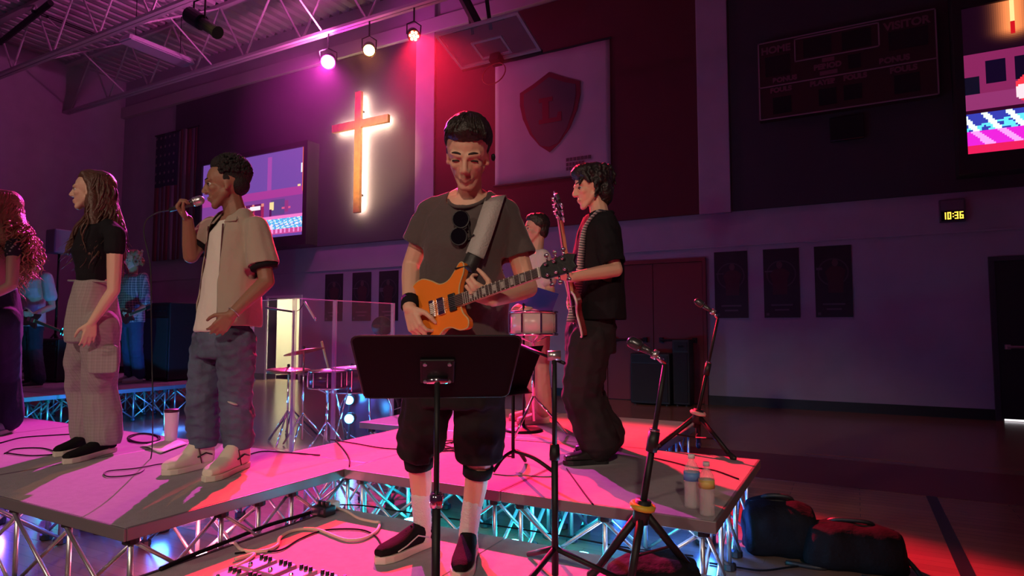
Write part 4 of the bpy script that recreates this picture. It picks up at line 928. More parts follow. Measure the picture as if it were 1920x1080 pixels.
st1 = [Pg(935, 372, .06), Pg(930, 368, -.06), Pg(921, 392, -.115), Pg(905, 440, -.145), Pg(890, 480, -.165)]
ribbon(st1, (RGT, RGT*.95+V(0, 0, .2)), .036).build('strap', m_strap, gt, True)
ribbon([Pg(890, 478, -.168), Pg(883, 492, -.172), Pg(874, 508, -.18), hornp+n0*.004], (RGT, RGT), .028).build('strap_tab', m_leather, gt, True)
# ---------------------------------------------------------------- sunglasses hooked on the collar
sg0 = Pg(866, 412, -.165); sgt = thing('sunglasses', 'dark sunglasses hanging from the collar of the charcoal t-shirt', 'sunglasses', sg0)
m_lens = mat('dark_lens', (.004, .004, .006), .05, spec=.8)
for yy, dx in ((411, 0), (443, -4)):
    c = Pg(864+dx, yy, -.158); Mx = frame(c, V(0, 0, 1), RGT)
    MB().prism([(math.cos(a)*.032, math.sin(a)*.030) for a in np.linspace(0, 2*math.pi, 17)[:-1]], Mx, -.002, .002).build('lens', m_lens, sgt)
    MB().path([Mx @ V(math.cos(a)*.033, math.sin(a)*.031, 0) for a in np.linspace(0, 2*math.pi, 17)], .003).build('rim', m_black, sgt)
MB().path([Pg(873, 424, -.16), Pg(875, 427, -.163), Pg(871, 430, -.16)], .003).build('bridge', m_black, sgt)
MB().tube(Pg(876, 400, -.155), Pg(882, 445, -.15), .003).build('temple_arm', m_black, sgt); MB().tube(Pg(870, 452, -.155), Pg(889, 440, -.15), .003).build('temple_arm', m_black, sgt)
# ================================================================ singer with a microphone
D = depth(onz(418, 880, Z2))
def Ps(x, y, d=0.): return P(x, y, D+d)
per = thing('person', 'person in open tan shirt and jeans singing into a microphone', 'person', onz(415, 885, Z2))
fd = camdir(-.52, 0, -.85); f, s = axes(fd)
hc = Ps(424, 347, -.02); M = headM(hc, camdir(-.93, -.13, -.42), camdir(-.1, 1, 0), 1.07)
pel, chest, neck = Ps(420, 625), Ps(436, 480), Ps(442, 403)
shR, elR, wrR = Ps(393, 428, .08), Ps(358, 480, .0), Ps(352, 412, -.08)
shL, elL, wrL = Ps(483, 430, -.08), Ps(500, 528, -.13), Ps(434, 590, -.26)
mb = MB(); head_shapes(mb, M, nose=.6); skinbase(mb, pel, chest, neck, hc, f, s, .15, .056)
arm(mb, shR, elR, wrR, (.046, .040, .037, .027)); arm(mb, shL, elL, wrL, (.046, .040, .037, .027))
mic0, mic1 = Ps(318, 394, -.11), Ps(379, 374, -.075); md = (mic1-mic0).normalized()
hand(mb, wrR, camdir(-.25, .55, -.35), camdir(.75, .25, .2), md, (55, 60, 45), .98)
hand(mb, wrL, camdir(-.62, -.75, -.1), camdir(-.35, .1, .8), camdir(-.5, .1, -.6), (22, 32, 25), 1.0)
hipR, hipL = Ps(396, 640, .07), Ps(442, 640, -.07)
heR, toR = onz(397, 872, Z2), onz(303, 893, Z2); heL, toL = onz(460, 874, Z2), onz(384, 906, Z2)
ankR = heR.lerp(toR, .2)+V(0, 0, .11); ankL = heL.lerp(toL, .2)+V(0, 0, .11)
knR, knL = P(379, 745, depth(ankR)-.03), P(444, 748, depth(ankL)-.03)
for a, b, c in ((hipR, knR, ankR), (hipL, knL, ankL)): mb.cap(a, .075, b, .052); mb.cap(b, .05, c, .036); mb.cap(c, .036, c-V(0, 0, .05), .036)
fuse(mb, 'body', m_skin_f, per, .0052, 3, colf=skincol((.30, .15, .095), M, (.32, .12, .10), (.20, .10, .065)), fac=.45)
face_parts(per, M, (.012, .008, .007), (.015, .01, .008), lid=.6)
hb = MB(); hb.ell((-.036, 0, .056), (.096, .082, .085), M, 20, 12); hb.ell((-.002, 0, .10), (.064, .070, .045), M, 18, 10); hb.ell((-.055, 0, .0), (.058, .074, .06), M)
for y in (-1, 1): hb.ell((-.006, y*.066, .025), (.026, .011, .034), M)
hz = fuse(hb, 'hair', mat('black_curls', (.012, .009, .009), .75, bump=1, bscale=140), per, .0055, 1)
cu = MB(); rnd = random.Random(3)
for i in range(620):
    a, t = rnd.uniform(0, 2*math.pi), math.asin(rnd.uniform(-.1, 1)); d = V(math.cos(t)*math.cos(a), math.cos(t)*math.sin(a), math.sin(t))
    if d.x > .55 and d.z < .62: continue
    p = V(-.030+d.x*.098, d.y*.086, .056+d.z*.100); r = rnd.uniform(.007, .012)
    cu.ell(M @ p, (r, r, r), None, 6, 4)
o = cu.build('curls', MATS['black_curls'], hz, True); o['kind'] = 'stuff'
tb = MB(); spec = [(Ps(412, 622), .155, .118), (Ps(424, 560), .150, .118), (Ps(434, 490), .158, .115), (Ps(438, 438), .150, .10), (Ps(441, 415), .085, .070)]
tb.loft(rings(spec, f, s), 26); fuse(tb, 'white_tee', m_tee, per, .008, 3, wr=.005, wscale=10, stretch=(1, 1, .4), cut=neckcut(neck+V(0, 0, .01), .066, .04, f))
MB().path(bez([neck+s*.062+f*.01+V(0, 0, .01), Ps(421, 440, -.09), Ps(412, 455, -.105), Ps(408, 436, -.06), neck-s*.06+f*.02+V(0, 0, .012)], 6), .0028).build('necklace', m_steel, per, True)
ob = MB(); spec = [(Ps(430, 618), .190, .145), (Ps(431, 575), .182, .14), (Ps(435, 500), .165, .130), (Ps(438, 440), .160, .110), (Ps(440, 410), .132, .088), (Ps(441, 393), .078, .070)]
ob.loft(rings(spec, f, s), 30)
eL, eR = shL.lerp(elL, .70), shR.lerp(elR, .60)
ob.cap(shL+(neck-shL)*.1, .060, eL, .076); ob.cap(shR+(neck-shR)*.1, .058, eR, .066)
ax0, ax1 = np.array(Ps(430, 618)), np.array(Ps(441, 395)); fdn, sdn = np.array(f), np.array(s)
def opencut(w_):
    k = np.clip((w_[:, 2]-ax0[2])/(ax1[2]-ax0[2]), 0, 1)[:, None]; r = w_-(ax0+(ax1-ax0)*k); fr, sd = r @ fdn, r @ sdn
    half = .062+.038*(1-k[:, 0]); return ((fr > .035) & (np.abs(sd+.015) < half)) | neckcut(neck+V(0, 0, .01), .07, .03, f)(w_)
osh = fuse(ob, 'overshirt', m_tan, per, .0075, 4, wr=.013, wscale=8, stretch=(1, 1, .4), cut=ends([(eL, elL-shL, .10), (eR, elR-shR, .09), (Vector(ax0)+V(0, 0, .012), V(0, 0, -1), .4)], opencut), solid=.005)
m_pipe = mat('maroon_piping', (.10, .03, .04), .8)
for sg, a in ((1, .078), (-1, .062)):
    pts = []
    for kz in np.linspace(.03, .86, 10):
        c = Vector(ax0+(ax1-ax0)*kz); bb = .145*(1-kz)+.10*kz; half = .062+.038*(1-kz); off = -.015+sg*(half+.004)
        aa = .19*(1-kz)+.15*kz; pts.append(c+s*off+f*(bb*math.sqrt(max(.05, 1-(off/aa)**2))+.006))
    MB().path(bez(pts, 3), .0045).build('placket_piping', m_pipe, osh, True)
    # collar flap
    c0 = neck+s*sg*.072+f*.03+V(0, 0, .022); c1 = neck+s*sg*.05+f*.10+V(0, 0, -.055); c2 = neck+s*sg*.11+f*.075+V(0, 0, -.05); c3 = neck+s*sg*.085-f*.05+V(0, 0, .02)
    fl = MB().add([c0, c1, c2, c3], [(0, 1, 2, 3)]); q = fl.build('collar', m_tan, osh); q.modifiers.new('s', 'SOLIDIFY').thickness = .006
for e, a, r in ((eL, elL, .078), (eR, elR, .068)): MB().tube(e, e+(a-e).normalized()*.018, r*.9, r*.86, 20).build('cuff_band', m_blackcloth, osh, True)
jb = MB(); jb.loft(rings([(Ps(418, 668), .150, .118), (pel, .150, .115), (Ps(421, 600), .143, .108)], f, s))
for a, b, c, h in ((hipR, knR, ankR, heR), (hipL, knL, ankL, heL)):
    jb.cap(a, .098, a.lerp(b, .5), .090); jb.cap(a.lerp(b, .5), .090, b, .079); jb.cap(b, .079, b.lerp(c, .5), .082); jb.cap(b.lerp(c, .5), .082, c+V(0, 0, .02), .070)
jo = fuse(jb, 'jeans', m_jean, per, .0085, 3, wr=.016, wscale=11, stretch=(.6, .6, 1.5), cut=ends([(c+V(0, 0, .0), V(0, 0, -1), .15) for c in (ankR, ankL)]), solid=.004)
for x, y, dd, w_ in ((421, 672, -.16, .03), (361, 747, -.03, .022), (436, 756, -.15, .03)):
    c = P(x, y, D+dd+.04); MB().ell((0, 0, 0), (w_, .012, .006), frame(c, RGT*.9-V(0, 0, .3), -FWD), 10, 6).build('rip', mat('frayed_denim', (.55, .52, .5), .9, bump=.8, bscale=120), jo, True)
for h, t_, nm in ((heR, toR, 0), (heL, toL, 1)):
    shoe(per, h, t_, Z2, .115, m_cream_shoe, m_rubber, .105, .030, high=True, lace=mat('grey_lace', (.45, .42, .4), .8), extra=[([(.12, .40, .07), (.25, .40, .085), (.42, .40, .07)], .004, m_black), ([(.34, .42, .035), (.40, .38, .12)], .003, m_pipe)])
MB().path([wrL.lerp(elL, .06)+(frame(V(0, 0, 0), (elL-wrL), V(0, 0, 1)).to_3x3() @ V(0, math.cos(a)*.031, math.sin(a)*.031)) for a in np.linspace(0, 2*math.pi, 17)], .003).build('bracelet', m_steel, per, True)
mt = thing('microphone', 'silver grey handheld microphone at the mouth of the singer in tan', 'microphone', mic0)
m_micb = mat('mic_body', (.09, .09, .10), .3, .7)
MB().tube(mic0, mic0.lerp(mic1, .72), .0105, .019, 14).build('handle', m_micb, mt, True)
MB().tube(mic0.lerp(mic1, .72), mic0.lerp(mic1, .80), .023, .026, 16).build('ring', m_steel, mt, True); MB().cap(mic0.lerp(mic1, .82), .025, mic0.lerp(mic1, .92), .025, 14).build('grille', m_steel, mt, True)
MB().path(bez([mic0, Ps(298, 398, -.10), Ps(284, 405, -.10), Ps(273, 416, -.10), Ps(270, 440, -.10)]+[P(282+i*1.5, 500+90*i, D-.1) for i in range(4)]+[onz(283, 860, Z2)+V(0, 0, .008), onz(262, 888, Z2)+V(0, 0, .006), onz(205, 896, Z2)+V(0, 0, .006), onz(200, 886, Z2)+V(0, 0, .006), onz(255, 880, Z2)+V(0, 0, .006), onz(300, 872, Z2)+V(0, 0, .006), onz(345, 868, Z2)+V(0, 0, .006)], 8), .0035).build('cable', m_black, mt, True)
# ================================================================ woman with long brown hair
D = depth(onz(168, 855, Z2))
per = thing('person', 'person with long brown hair in black top and plaid cargo trousers', 'person', onz(165, 858, Z2))
fd = camdir(-.93, 0, -.36); f, s = axes(fd)
hc = Ps(171, 359, 0); M = headM(hc, camdir(-.95, .03, -.30), camdir(-.08, 1, 0), .98)
pel, chest, neck = Ps(176, 580), Ps(184, 470), Ps(188, 412)
shL, elL, wrL = Ps(216, 440, -.11), Ps(213, 545, -.15), Ps(172, 605, -.2); shR, elR, wrR = Ps(165, 440, .12), Ps(165, 535, .14), Ps(150, 600, .12)
mb = MB(); head_shapes(mb, M, True, .5); skinbase(mb, pel, chest, neck, hc, f, s, .14, .046)
arm(mb, shL, elL, wrL, (.044, .034, .031, .022)); arm(mb, shR, elR, wrR, (.044, .034, .031, .022))
hand(mb, wrL, camdir(-.12, -1, -.05), camdir(-.6, -.05, .6), camdir(-.7, 0, -.5), (14, 22, 18), .9); hand(mb, wrR, camdir(-.1, -1, 0), camdir(0, -.05, -1), camdir(-1, 0, 0), (14, 22, 18), .9)
hipR, hipL = Ps(160, 610, .08), Ps(188, 610, -.08)
heL, toL = onz(213, 846, Z2), onz(118, 872, Z2); heR, toR = onz(180, 836, Z2), onz(102, 858, Z2)
ankR = heR.lerp(toR, .2)+V(0, 0, .09); ankL = heL.lerp(toL, .2)+V(0, 0, .09)
knR, knL = P(155, 725, depth(ankR)), P(188, 728, depth(ankL))
for a, b, c in ((hipR, knR, ankR), (hipL, knL, ankL)): mb.cap(a, .075, b, .05); mb.cap(b, .048, c, .034); mb.cap(c, .034, c-V(0, 0, .05), .034)
fuse(mb, 'body', m_skin_f, per, .0052, 3, colf=skincol((.72, .44, .32), M, (.6, .22, .2)), fac=.45)
face_parts(per, M, (.05, .03, .02), (.04, .025, .02))
m_brown = mat('long_brown_hair', (.10, .045, .03), .42, bump=.6, bscale=70)
def longhair(per, M, base, ends, m, seed, n=150, r=.010, wave=.012, turns=3.5, spread=.05, nb_=7):
    rnd = random.Random(seed); hb = MB()
    hb.ell((-.040, 0, .045), (.096, .084, .088), M, 20, 12); hb.ell((.0, 0, .085), (.07, .066, .05), M); hb.ell((-.06, 0, -.03), (.06, .080, .10), M)
    for y in (-1, 1): hb.cap(M @ V(.030, y*.045, .098), .020, M @ V(-.016, y*.074, .03), .020); hb.cap(M @ V(-.016, y*.074, .03), .020, M @ V(-.045, y*.078, -.08), .026)
    for p, q, ra, rb in base: hb.cap(p, ra, q, rb, 12)
    o = fuse(hb, 'hair', m, per, .009, 4, wr=.006, wscale=16, stretch=(1, 1, .35))
    st = MB()
    for i in range(n):
        a = rnd.uniform(1.5, 4.78); p0 = M @ V(-.03+.098*math.cos(a)*.8, .086*math.sin(a)*.95, .045+rnd.uniform(.0, .06)); e = rnd.choice(ends); lat = V(rnd.gauss(0, spread), rnd.gauss(0, spread), rnd.gauss(0, .05)); e = e+lat; mid = M @ V(-.03+.105*math.cos(a), .098*math.sin(a), -.06)
        if a < 1.9 or a > 4.4: mid = M @ V(-.032, .088*(1 if a < 3 else -1), -.06)
        ph = rnd.uniform(0, 6.28); pts = []
        for j, q in enumerate(bez([p0, mid, mid.lerp(e, .5)+lat*.3, e], nb_)):
            t = j/(3*nb_); am = wave*min(1, t*2); pts.append(q+V(math.sin(ph+t*turns*6.28)*am, math.cos(ph+t*turns*6.28)*am, 0))
        N = len(pts); st.path(pts, [r*(.6+.5*math.sin(math.pi*min(1, (j+2)/N)))*(1 if j < N-2 else .4) for j in range(N)], 5)
    q = st.build('locks', m, o, True); q['kind'] = 'stuff'; return o
longhair(per, M, [(M @ V(-.05, 0, -.05), Ps(210, 430, .02), .085, .075), (Ps(210, 430, .02), Ps(222, 480, .03), .075, .045), (M @ V(-.03, .075, -.06), Ps(178, 440, -.10), .032, .028), (Ps(178, 440, -.10), Ps(170, 476, -.12), .028, .018), (M @ V(-.03, -.075, -.06), Ps(148, 430, .06), .032, .03), (Ps(148, 430, .05), Ps(130, 470, .06), .03, .022)],
         [Ps(224, 500, .03), Ps(215, 490, .05), Ps(228, 470, 0), Ps(168, 482, -.12), Ps(178, 470, -.12), Ps(130, 478, .05), Ps(200, 480, .02)], m_brown, 5, 270, .0052, .011, 3.0, .020)
tb = MB(); tb.loft(rings([(Ps(178, 530), .122, .092), (Ps(181, 500), .134, .104), (Ps(182, 474), .150, .130), (Ps(186, 446), .150, .112), (Ps(188, 430), .142, .100), (Ps(189, 417), .07, .05)], f, s), 24)
[(tb.cap(neck.lerp(a, .5), .05, a, .056), tb.cap(a, .056, a.lerp(b, .24), .056)) for a, b in ((shL, elL), (shR, elR))]
fuse(tb, 'top', m_blackcloth, per, .007, 3, wr=.003, wscale=14, cut=neckcut(neck+V(0, 0, .0), .062, .085, f))
pb_ = MB(); pb_.loft(rings([(Ps(174, 640), .158, .135), (Ps(175, 600), .160, .135), (Ps(177, 565), .148, .118), (Ps(179, 528), .122, .094)], f, s), 26)
for a, b, c in ((hipR, knR, ankR), (hipL, knL, ankL)): pb_.cap(a, .095, a.lerp(b, .5), .098); pb_.cap(a.lerp(b, .5), .098, b, .095); pb_.cap(b, .095, b.lerp(c, .6), .098); pb_.cap(b.lerp(c, .6), .098, c+V(0, 0, .01), .100)
tr = fuse(pb_, 'trousers', m_plaidp, per, .0085, 3, wr=.014, wscale=7, stretch=(1, 1, .5), cut=ends([(c-V(0, 0, .035), V(0, 0, -1), .2) for c in (ankR, ankL)]), solid=.004)
pc = P(192, 674, D-.118); PM = frame(pc, RGT*.95+FWD*.3, V(0, 0, 1))
MB().loft([(PM @ V(0, 0, -.02), PM.to_3x3() @ V(.080, 0, 0), PM.to_3x3() @ V(0, .085, 0)), (PM @ V(0, 0, .004), PM.to_3x3() @ V(.076, 0, 0), PM.to_3x3() @ V(0, .08, 0))], 20, pw=.3).build('cargo_pocket', m_plaidp, tr, bevel=.006)
MB().path([Ps(128, 526, -.02), Ps(160, 527, -.112), Ps(195, 528, -.115), Ps(226, 528, -.03)], .006).build('waistband', m_plaidp, tr, True)
for h, t_ in ((heR, toR), (heL, toL)): shoe(per, h, t_, Z2, .10, m_blacksuede, m_rubber, .075, .032, lace=m_blacksuede)
# ================================================================ blonde woman cut off by the left edge
D = depth(onz(8, 822, Z2))
per = thing('person', 'person with long curly blonde hair in a dark patterned crop top', 'person', onz(0, 822, Z2))
fd = camdir(-.9, 0, -.4); f, s = axes(fd)
hc = Ps(0, 392, 0); M = headM(hc, camdir(-.95, .03, -.30), camdir(-.05, 1, 0), 1.0)
pel, chest, neck = Ps(-2, 575), Ps(2, 470), Ps(6, 437)
shL, elL, wrL = Ps(26, 460, -.10), Ps(22, 535, -.18), Ps(-25, 560, -.25); shR, elR, wrR = Ps(-22, 460, .11), Ps(-35, 535, .12), Ps(-60, 550, .05)
mb = MB(); head_shapes(mb, M, True, .5); skinbase(mb, pel, chest, neck, hc, f, s, .135, .046)
arm(mb, shL, elL, wrL, (.042, .034, .031, .022)); arm(mb, shR, elR, wrR, (.042, .034, .031, .022))
hand(mb, wrL, camdir(-1, -.1, -.1), camdir(0, -.2, 1), camdir(0, 1, 0), (20, 30, 20), .9); hand(mb, wrR, camdir(-1, -.1, 0), camdir(0, -.2, -1), camdir(0, 1, 0), (20, 30, 20), .9)
hipR, hipL = Ps(-14, 600, .08), Ps(10, 600, -.08); heL, toL = onz(24, 808, Z2), onz(-52, 828, Z2); heR, toR = onz(-5, 802, Z2), onz(-75, 820, Z2)
ankR = heR.lerp(toR, .2)+V(0, 0, .09); ankL = heL.lerp(toL, .2)+V(0, 0, .09); knR, knL = P(-18, 705, depth(ankR)), P(12, 708, depth(ankL))
for a, b, c in ((hipR, knR, ankR), (hipL, knL, ankL)): mb.cap(a, .075, b, .05); mb.cap(b, .048, c, .034)
fuse(mb, 'body', m_skin_f, per, .007, 3, colf=skincol((.62, .40, .31), M)); face_parts(per, M, (.12, .07, .04), (.05, .04, .04))
m_blonde = mat('curly_blonde_hair', (.50, .30, .15), .45, bump=.8, bscale=60)
longhair(per, M, [(M @ V(-.05, 0, -.05), Ps(36, 450, 0), .09, .085), (Ps(36, 450, 0), Ps(48, 500, 0), .085, .055), (M @ V(0, .08, -.06), Ps(12, 450, -.1), .04, .035)],
         [Ps(58, 515, 0), Ps(45, 520, .03), Ps(62, 490, 0), Ps(50, 470, -.06), Ps(15, 470, -.12), Ps(56, 500, -.05)], m_blonde, 9, 300, .0055, .016, 5.5, .032, nb_=14)
tb = MB(); tb.loft(rings([(Ps(1, 486), .125, .10), (Ps(2, 470), .132, .112), (Ps(4, 452), .130, .095), (Ps(6, 443), .11, .07)], f, s), 24); tb.cap(shL, .05, shL.lerp(elL, .2), .052); tb.cap(shR, .05, shR.lerp(elR, .2), .052)
m_patt = mat('speckled_top', (.02, .02, .03), .8); nt, b_ = nodes(m_patt); tc = nt.nodes.new('ShaderNodeTexCoord'); vo = nt.nodes.new('ShaderNodeTexVoronoi'); vo.inputs['Scale'].default_value = 42; rp = nt.nodes.new('ShaderNodeValToRGB')
rp.color_ramp.elements[0].position = .2; rp.color_ramp.elements[0].color = (.5, .45, .45, 1); rp.color_ramp.elements[1].position = .32; rp.color_ramp.elements[1].color = (.02, .02, .035, 1)
nt.links.new(tc.outputs['Object'], vo.inputs[0]); nt.links.new(vo.outputs['Distance'], rp.inputs[0]); nt.links.new(rp.outputs[0], b_.inputs['Base Color'])
fuse(tb, 'crop_top', m_patt, per, .008, 3)
pb_ = MB(); pb_.loft(rings([(Ps(-2, 630), .155, .13), (Ps(-1, 585), .155, .128), (Ps(0, 540), .125, .098)], f, s), 24)
for a, b, c in ((hipR, knR, ankR), (hipL, knL, ankL)): pb_.cap(a, .09, b, .09); pb_.cap(b, .09, c+V(0, 0, .03), .11)
fuse(pb_, 'trousers', m_navy, per, .01, 3, wr=.007, wscale=8, stretch=(1, 1, .5))
for h, t_ in ((heR, toR), (heL, toL)): shoe(per, h, t_, Z2, .095, mat('grey_shoe', (.25, .25, .28), .7, bump=.2), m_rubber, .07, .03, lace=m_white)
# ================================================================ bass player on the right
D = depth(onz(1105, 866, Z2))
per = thing('person', 'person in black shirt and baggy dark trousers playing a bass guitar', 'person', onz(1103, 868, Z2))
fd = camdir(-.97, 0, -.12); f, s = axes(fd)
hc = Ps(1108, 352, 0); M = headM(hc, camdir(-.96, -.16, -.20), camdir(-.16, 1, 0), 1.02)
pel, chest, neck = Ps(1108, 610), Ps(1120, 478), Ps(1124, 404)
shL, elL, wrL = Ps(1128, 432, -.14), Ps(1154, 506, -.22), Ps(1072, 520, -.34); shR, elR, wrR = Ps(1112, 432, .15), Ps(1105, 520, .20), Ps(1082, 560, .02)
mb = MB(); head_shapes(mb, M, nose=.8); skinbase(mb, pel, chest, neck, hc, f, s, .155, .052)
arm(mb, shL, elL, wrL); arm(mb, shR, elR, wrR)
hand(mb, wrL, camdir(-.9, .25, -.1), camdir(-.1, .75, .5), camdir(-.3, .8, -.4), (50, 60, 45), 1.0); hand(mb, wrR, camdir(-.6, -.3, -.6), camdir(.6, -.2, -.4), camdir(-.4, .8, 0), (35, 45, 30), 1.0)
hipR, hipL = Ps(1098, 640, .09), Ps(1106, 640, -.09)
heL, toL = onz(1140, 868, Z2), onz(1055, 872, Z2); heR, toR = onz(1150, 852, Z2), onz(1075, 852, Z2)
ankR = heR.lerp(toR, .2)+V(0, 0, .09); ankL = heL.lerp(toL, .2)+V(0, 0, .09); knR, knL = P(1096, 735, depth(ankR)), P(1090, 738, depth(ankL))
for a, b, c in ((hipR, knR, ankR), (hipL, knL, ankL)): mb.cap(a, .08, b, .055); mb.cap(b, .052, c, .036); mb.cap(c, .036, c-V(0, 0, .05), .036)
fuse(mb, 'body', m_skin_f, per, .0052, 3, colf=skincol((.74, .44, .31), M, (.58, .24, .2)), fac=.45); face_parts(per, M, (.02, .015, .012), (.02, .015, .012), lid=.7)
hb = MB(); hb.ell((-.036, 0, .050), (.100, .090, .090), M, 20, 12); hb.ell((.02, 0, .092), (.078, .078, .048), M); hb.ell((.056, 0, .080), (.036, .062, .032), M); hb.ell((-.065, 0, -.03), (.055, .078, .085), M)
rnd = random.Random(11)
for i in range(90):
    a = rnd.uniform(0, 6.28); z = rnd.uniform(-.05, .12); p = V(-.036+.105*math.cos(a)*math.sqrt(max(.1, 1-((z-.05)/.1)**2)), .094*math.sin(a)*math.sqrt(max(.1, 1-((z-.05)/.1)**2)), z)
    if p.x > .03 and p.z < .05: continue
    q = p+V(rnd.uniform(-.02, .03), rnd.uniform(-.02, .02), -.045); hb.cap(M @ p, .013, M @ q, .006, 6)
for y in (-1, 1): hb.cap(M @ V(.05, y*.062, .075), .018, M @ V(.035, y*.078, .02), .008)
fuse(hb, 'hair', mat('black_wavy_hair', (.014, .010, .010), .45, bump=.6, bscale=80), per, .006, 1, wr=.005, wscale=40)
tb = MB(); tb.loft(rings([(Ps(1122, 606), .20, .150), (Ps(1121, 560), .195, .145), (chest, .19, .138), (Ps(1122, 432), .185, .115), (Ps(1123, 412), .15, .09), (Ps(1124, 400), .085, .075)], f, s), 26)
tb.cap(shL+(neck-shL)*.1, .066, shL.lerp(elL, .92), .072); tb.cap(shR+(neck-shR)*.1, .066, shR.lerp(elR, .9), .072)
so = fuse(tb, 'shirt', m_blackcloth, per, .008, 4, wr=.008, wscale=9, stretch=(1, 1, .5), cut=ends([(shL.lerp(elL, .88), elL-shL, .095), (shR.lerp(elR, .85), elR-shR, .09), (Ps(1122, 600), V(0, 0, -1), .4)], neckcut(neck+V(0, 0, .015), .062, .02, f)), solid=.004)
MB().path([neck+s*(math.cos(t)*.074)+f*(math.sin(t)*.074)+V(0, 0, .0+.012*-math.sin(t)) for t in np.linspace(0, 2*math.pi, 21)], .014).build('collar', m_blackcloth, so, True)
pb_ = MB(); pb_.loft(rings([(Ps(1106, 660), .165, .142), (pel, .165, .138), (Ps(1112, 590), .155, .125)], f, s), 24)
for a, b, c in ((hipR, knR, ankR), (hipL, knL, ankL)): pb_.cap(a, .115, a.lerp(b, .5), .118); pb_.cap(a.lerp(b, .5), .118, b, .112); pb_.cap(b, .112, b.lerp(c, .6), .112); pb_.cap(b.lerp(c, .6), .112, c+V(0, 0, .04), .118)
fuse(pb_, 'trousers', m_darkpants, per, .0085, 3, wr=.011, wscale=9, stretch=(1, 1, 1.2))
for h, t_ in ((heR, toR), (heL, toL)): shoe(per, h, t_, Z2, .105, mat('black_shoe_leather', (.02, .017, .017), .35, bump=.05), m_black, .08, .028, lace=m_black)
# bass guitar, neck raised steeply towards the camera
ga, gb = P(1080, 612, D-.10), P(1043, 362, D-.62)
u = (gb-ga).normalized(); n0 = (-RGT*.93-FWD*.25); n0 = (n0-u*n0.dot(u)).normalized(); GL = (gb-ga).length; GM = frame(ga, u, n0.cross(u)); k = GL/1.12
bt_ = thing('bass_guitar', 'dark bass guitar with its headstock raised beside the black-shirted player', 'guitar', ga)
m_bassb = mat('bass_maroon', (.12, .02, .02), .25, bump=.02)
oh = [(-.02, 0), (0, .10), (.06, .155), (.14, .15), (.21, .11), (.28, .12), (.37, .165), (.42, .15), (.40, .10), (.36, .05), (.35, -.03), (.37, -.10), (.34, -.145), (.27, -.12), (.20, -.105), (.13, -.15), (.05, -.165), (-.01, -.10)]
sm = bez([Vector((x, y, 0)) for x, y in oh]+[Vector((*oh[0], 0))], 4)[:-1]; oh = [(p.x*k, p.y*k) for p in sm]
MB().prism(oh, GM, -.04*k, 0).build('body', m_bassb, bt_, bevel=.006)
MB().path([GM @ V(x, y, .001) for x, y in oh+oh[:1]], .006).build('binding', m_nut, bt_, True)
MB().prism([(.33*k, -.031*k), (.93*k, -.021*k), (.93*k, .021*k), (.33*k, .031*k)], GM, -.014*k, .008*k).build('neck', m_gedge, bt_, bevel=.003)
MB().prism([(.33*k, -.030*k), (.93*k, -.0205*k), (.93*k, .0205*k), (.33*k, .030*k)], GM, .0082*k, .012*k).build('fingerboard', m_ebony, bt_)
MB().prism([(x*k, y*k) for x, y in ((.93, -.021), (.96, -.04), (1.10, -.045), (1.12, -.01), (1.10, .035), (.96, .04), (.93, .021))], GM, -.012*k, .006*k).build('headstock', m_black, bt_, bevel=.003)
for i in range(3):
    for sg in (-1, 1):
        x = (.97+.05*i)*k; o = MB(); o.tube(GM @ V(x, sg*.024*k, .006*k), GM @ V(x, sg*.024*k, .03*k), .009); o.tube(GM @ V(x, sg*.04*k, -.004), GM @ V(x, sg*.07*k, -.004), .006); o.ell((0, 0, 0), (.016, .012, .006), GM @ Matrix.Translation((x, sg*.08*k, -.004))); o.build('tuning_peg', m_chrome, bt_, True)
for i in range(4): MB().tube(GM @ V(.08*k, (-.024+.016*i)*k, .016*k), GM @ V(.94*k, (-.015+.010*i)*k, .015*k), .0014, n=4).build('string', m_steel, bt_)
for x in (.17, .26): box((x*k-.02, -.045*k, .0), (x*k+.02, .045*k, .012), GM).build('pickup', m_black, bt_, bevel=.003)
box((.06*k, -.04*k, 0), (.10*k, .04*k, .02), GM).build('bridge', m_chrome, bt_, bevel=.003)
m_strip = mat('striped_strap', (.55, .5, .5), .7); nt, b_ = nodes(m_strip); tc = nt.nodes.new('ShaderNodeTexCoord'); wv = nt.nodes.new('ShaderNodeTexWave'); wv.bands_direction = 'Z'; wv.inputs['Scale'].default_value = 22; mx = nt.nodes.new('ShaderNodeMixRGB')
mx.inputs[1].default_value = (.05, .05, .09, 1); mx.inputs[2].default_value = (.62, .58, .55, 1); nt.links.new(tc.outputs['Object'], wv.inputs[0]); nt.links.new(wv.outputs['Fac'], mx.inputs[0]); nt.links.new(mx.outputs[0], b_.inputs['Base Color'])
ribbon([Ps(1135, 400, -.05), Ps(1118, 402, -.12), Ps(1098, 430, -.13), Ps(1090, 480, -.165), Ps(1084, 540, -.19), Ps(1070, 604, -.185)], (FWD+RGT*.5, RGT+FWD*.6), .028, .005).build('strap', m_strip, bt_, True)
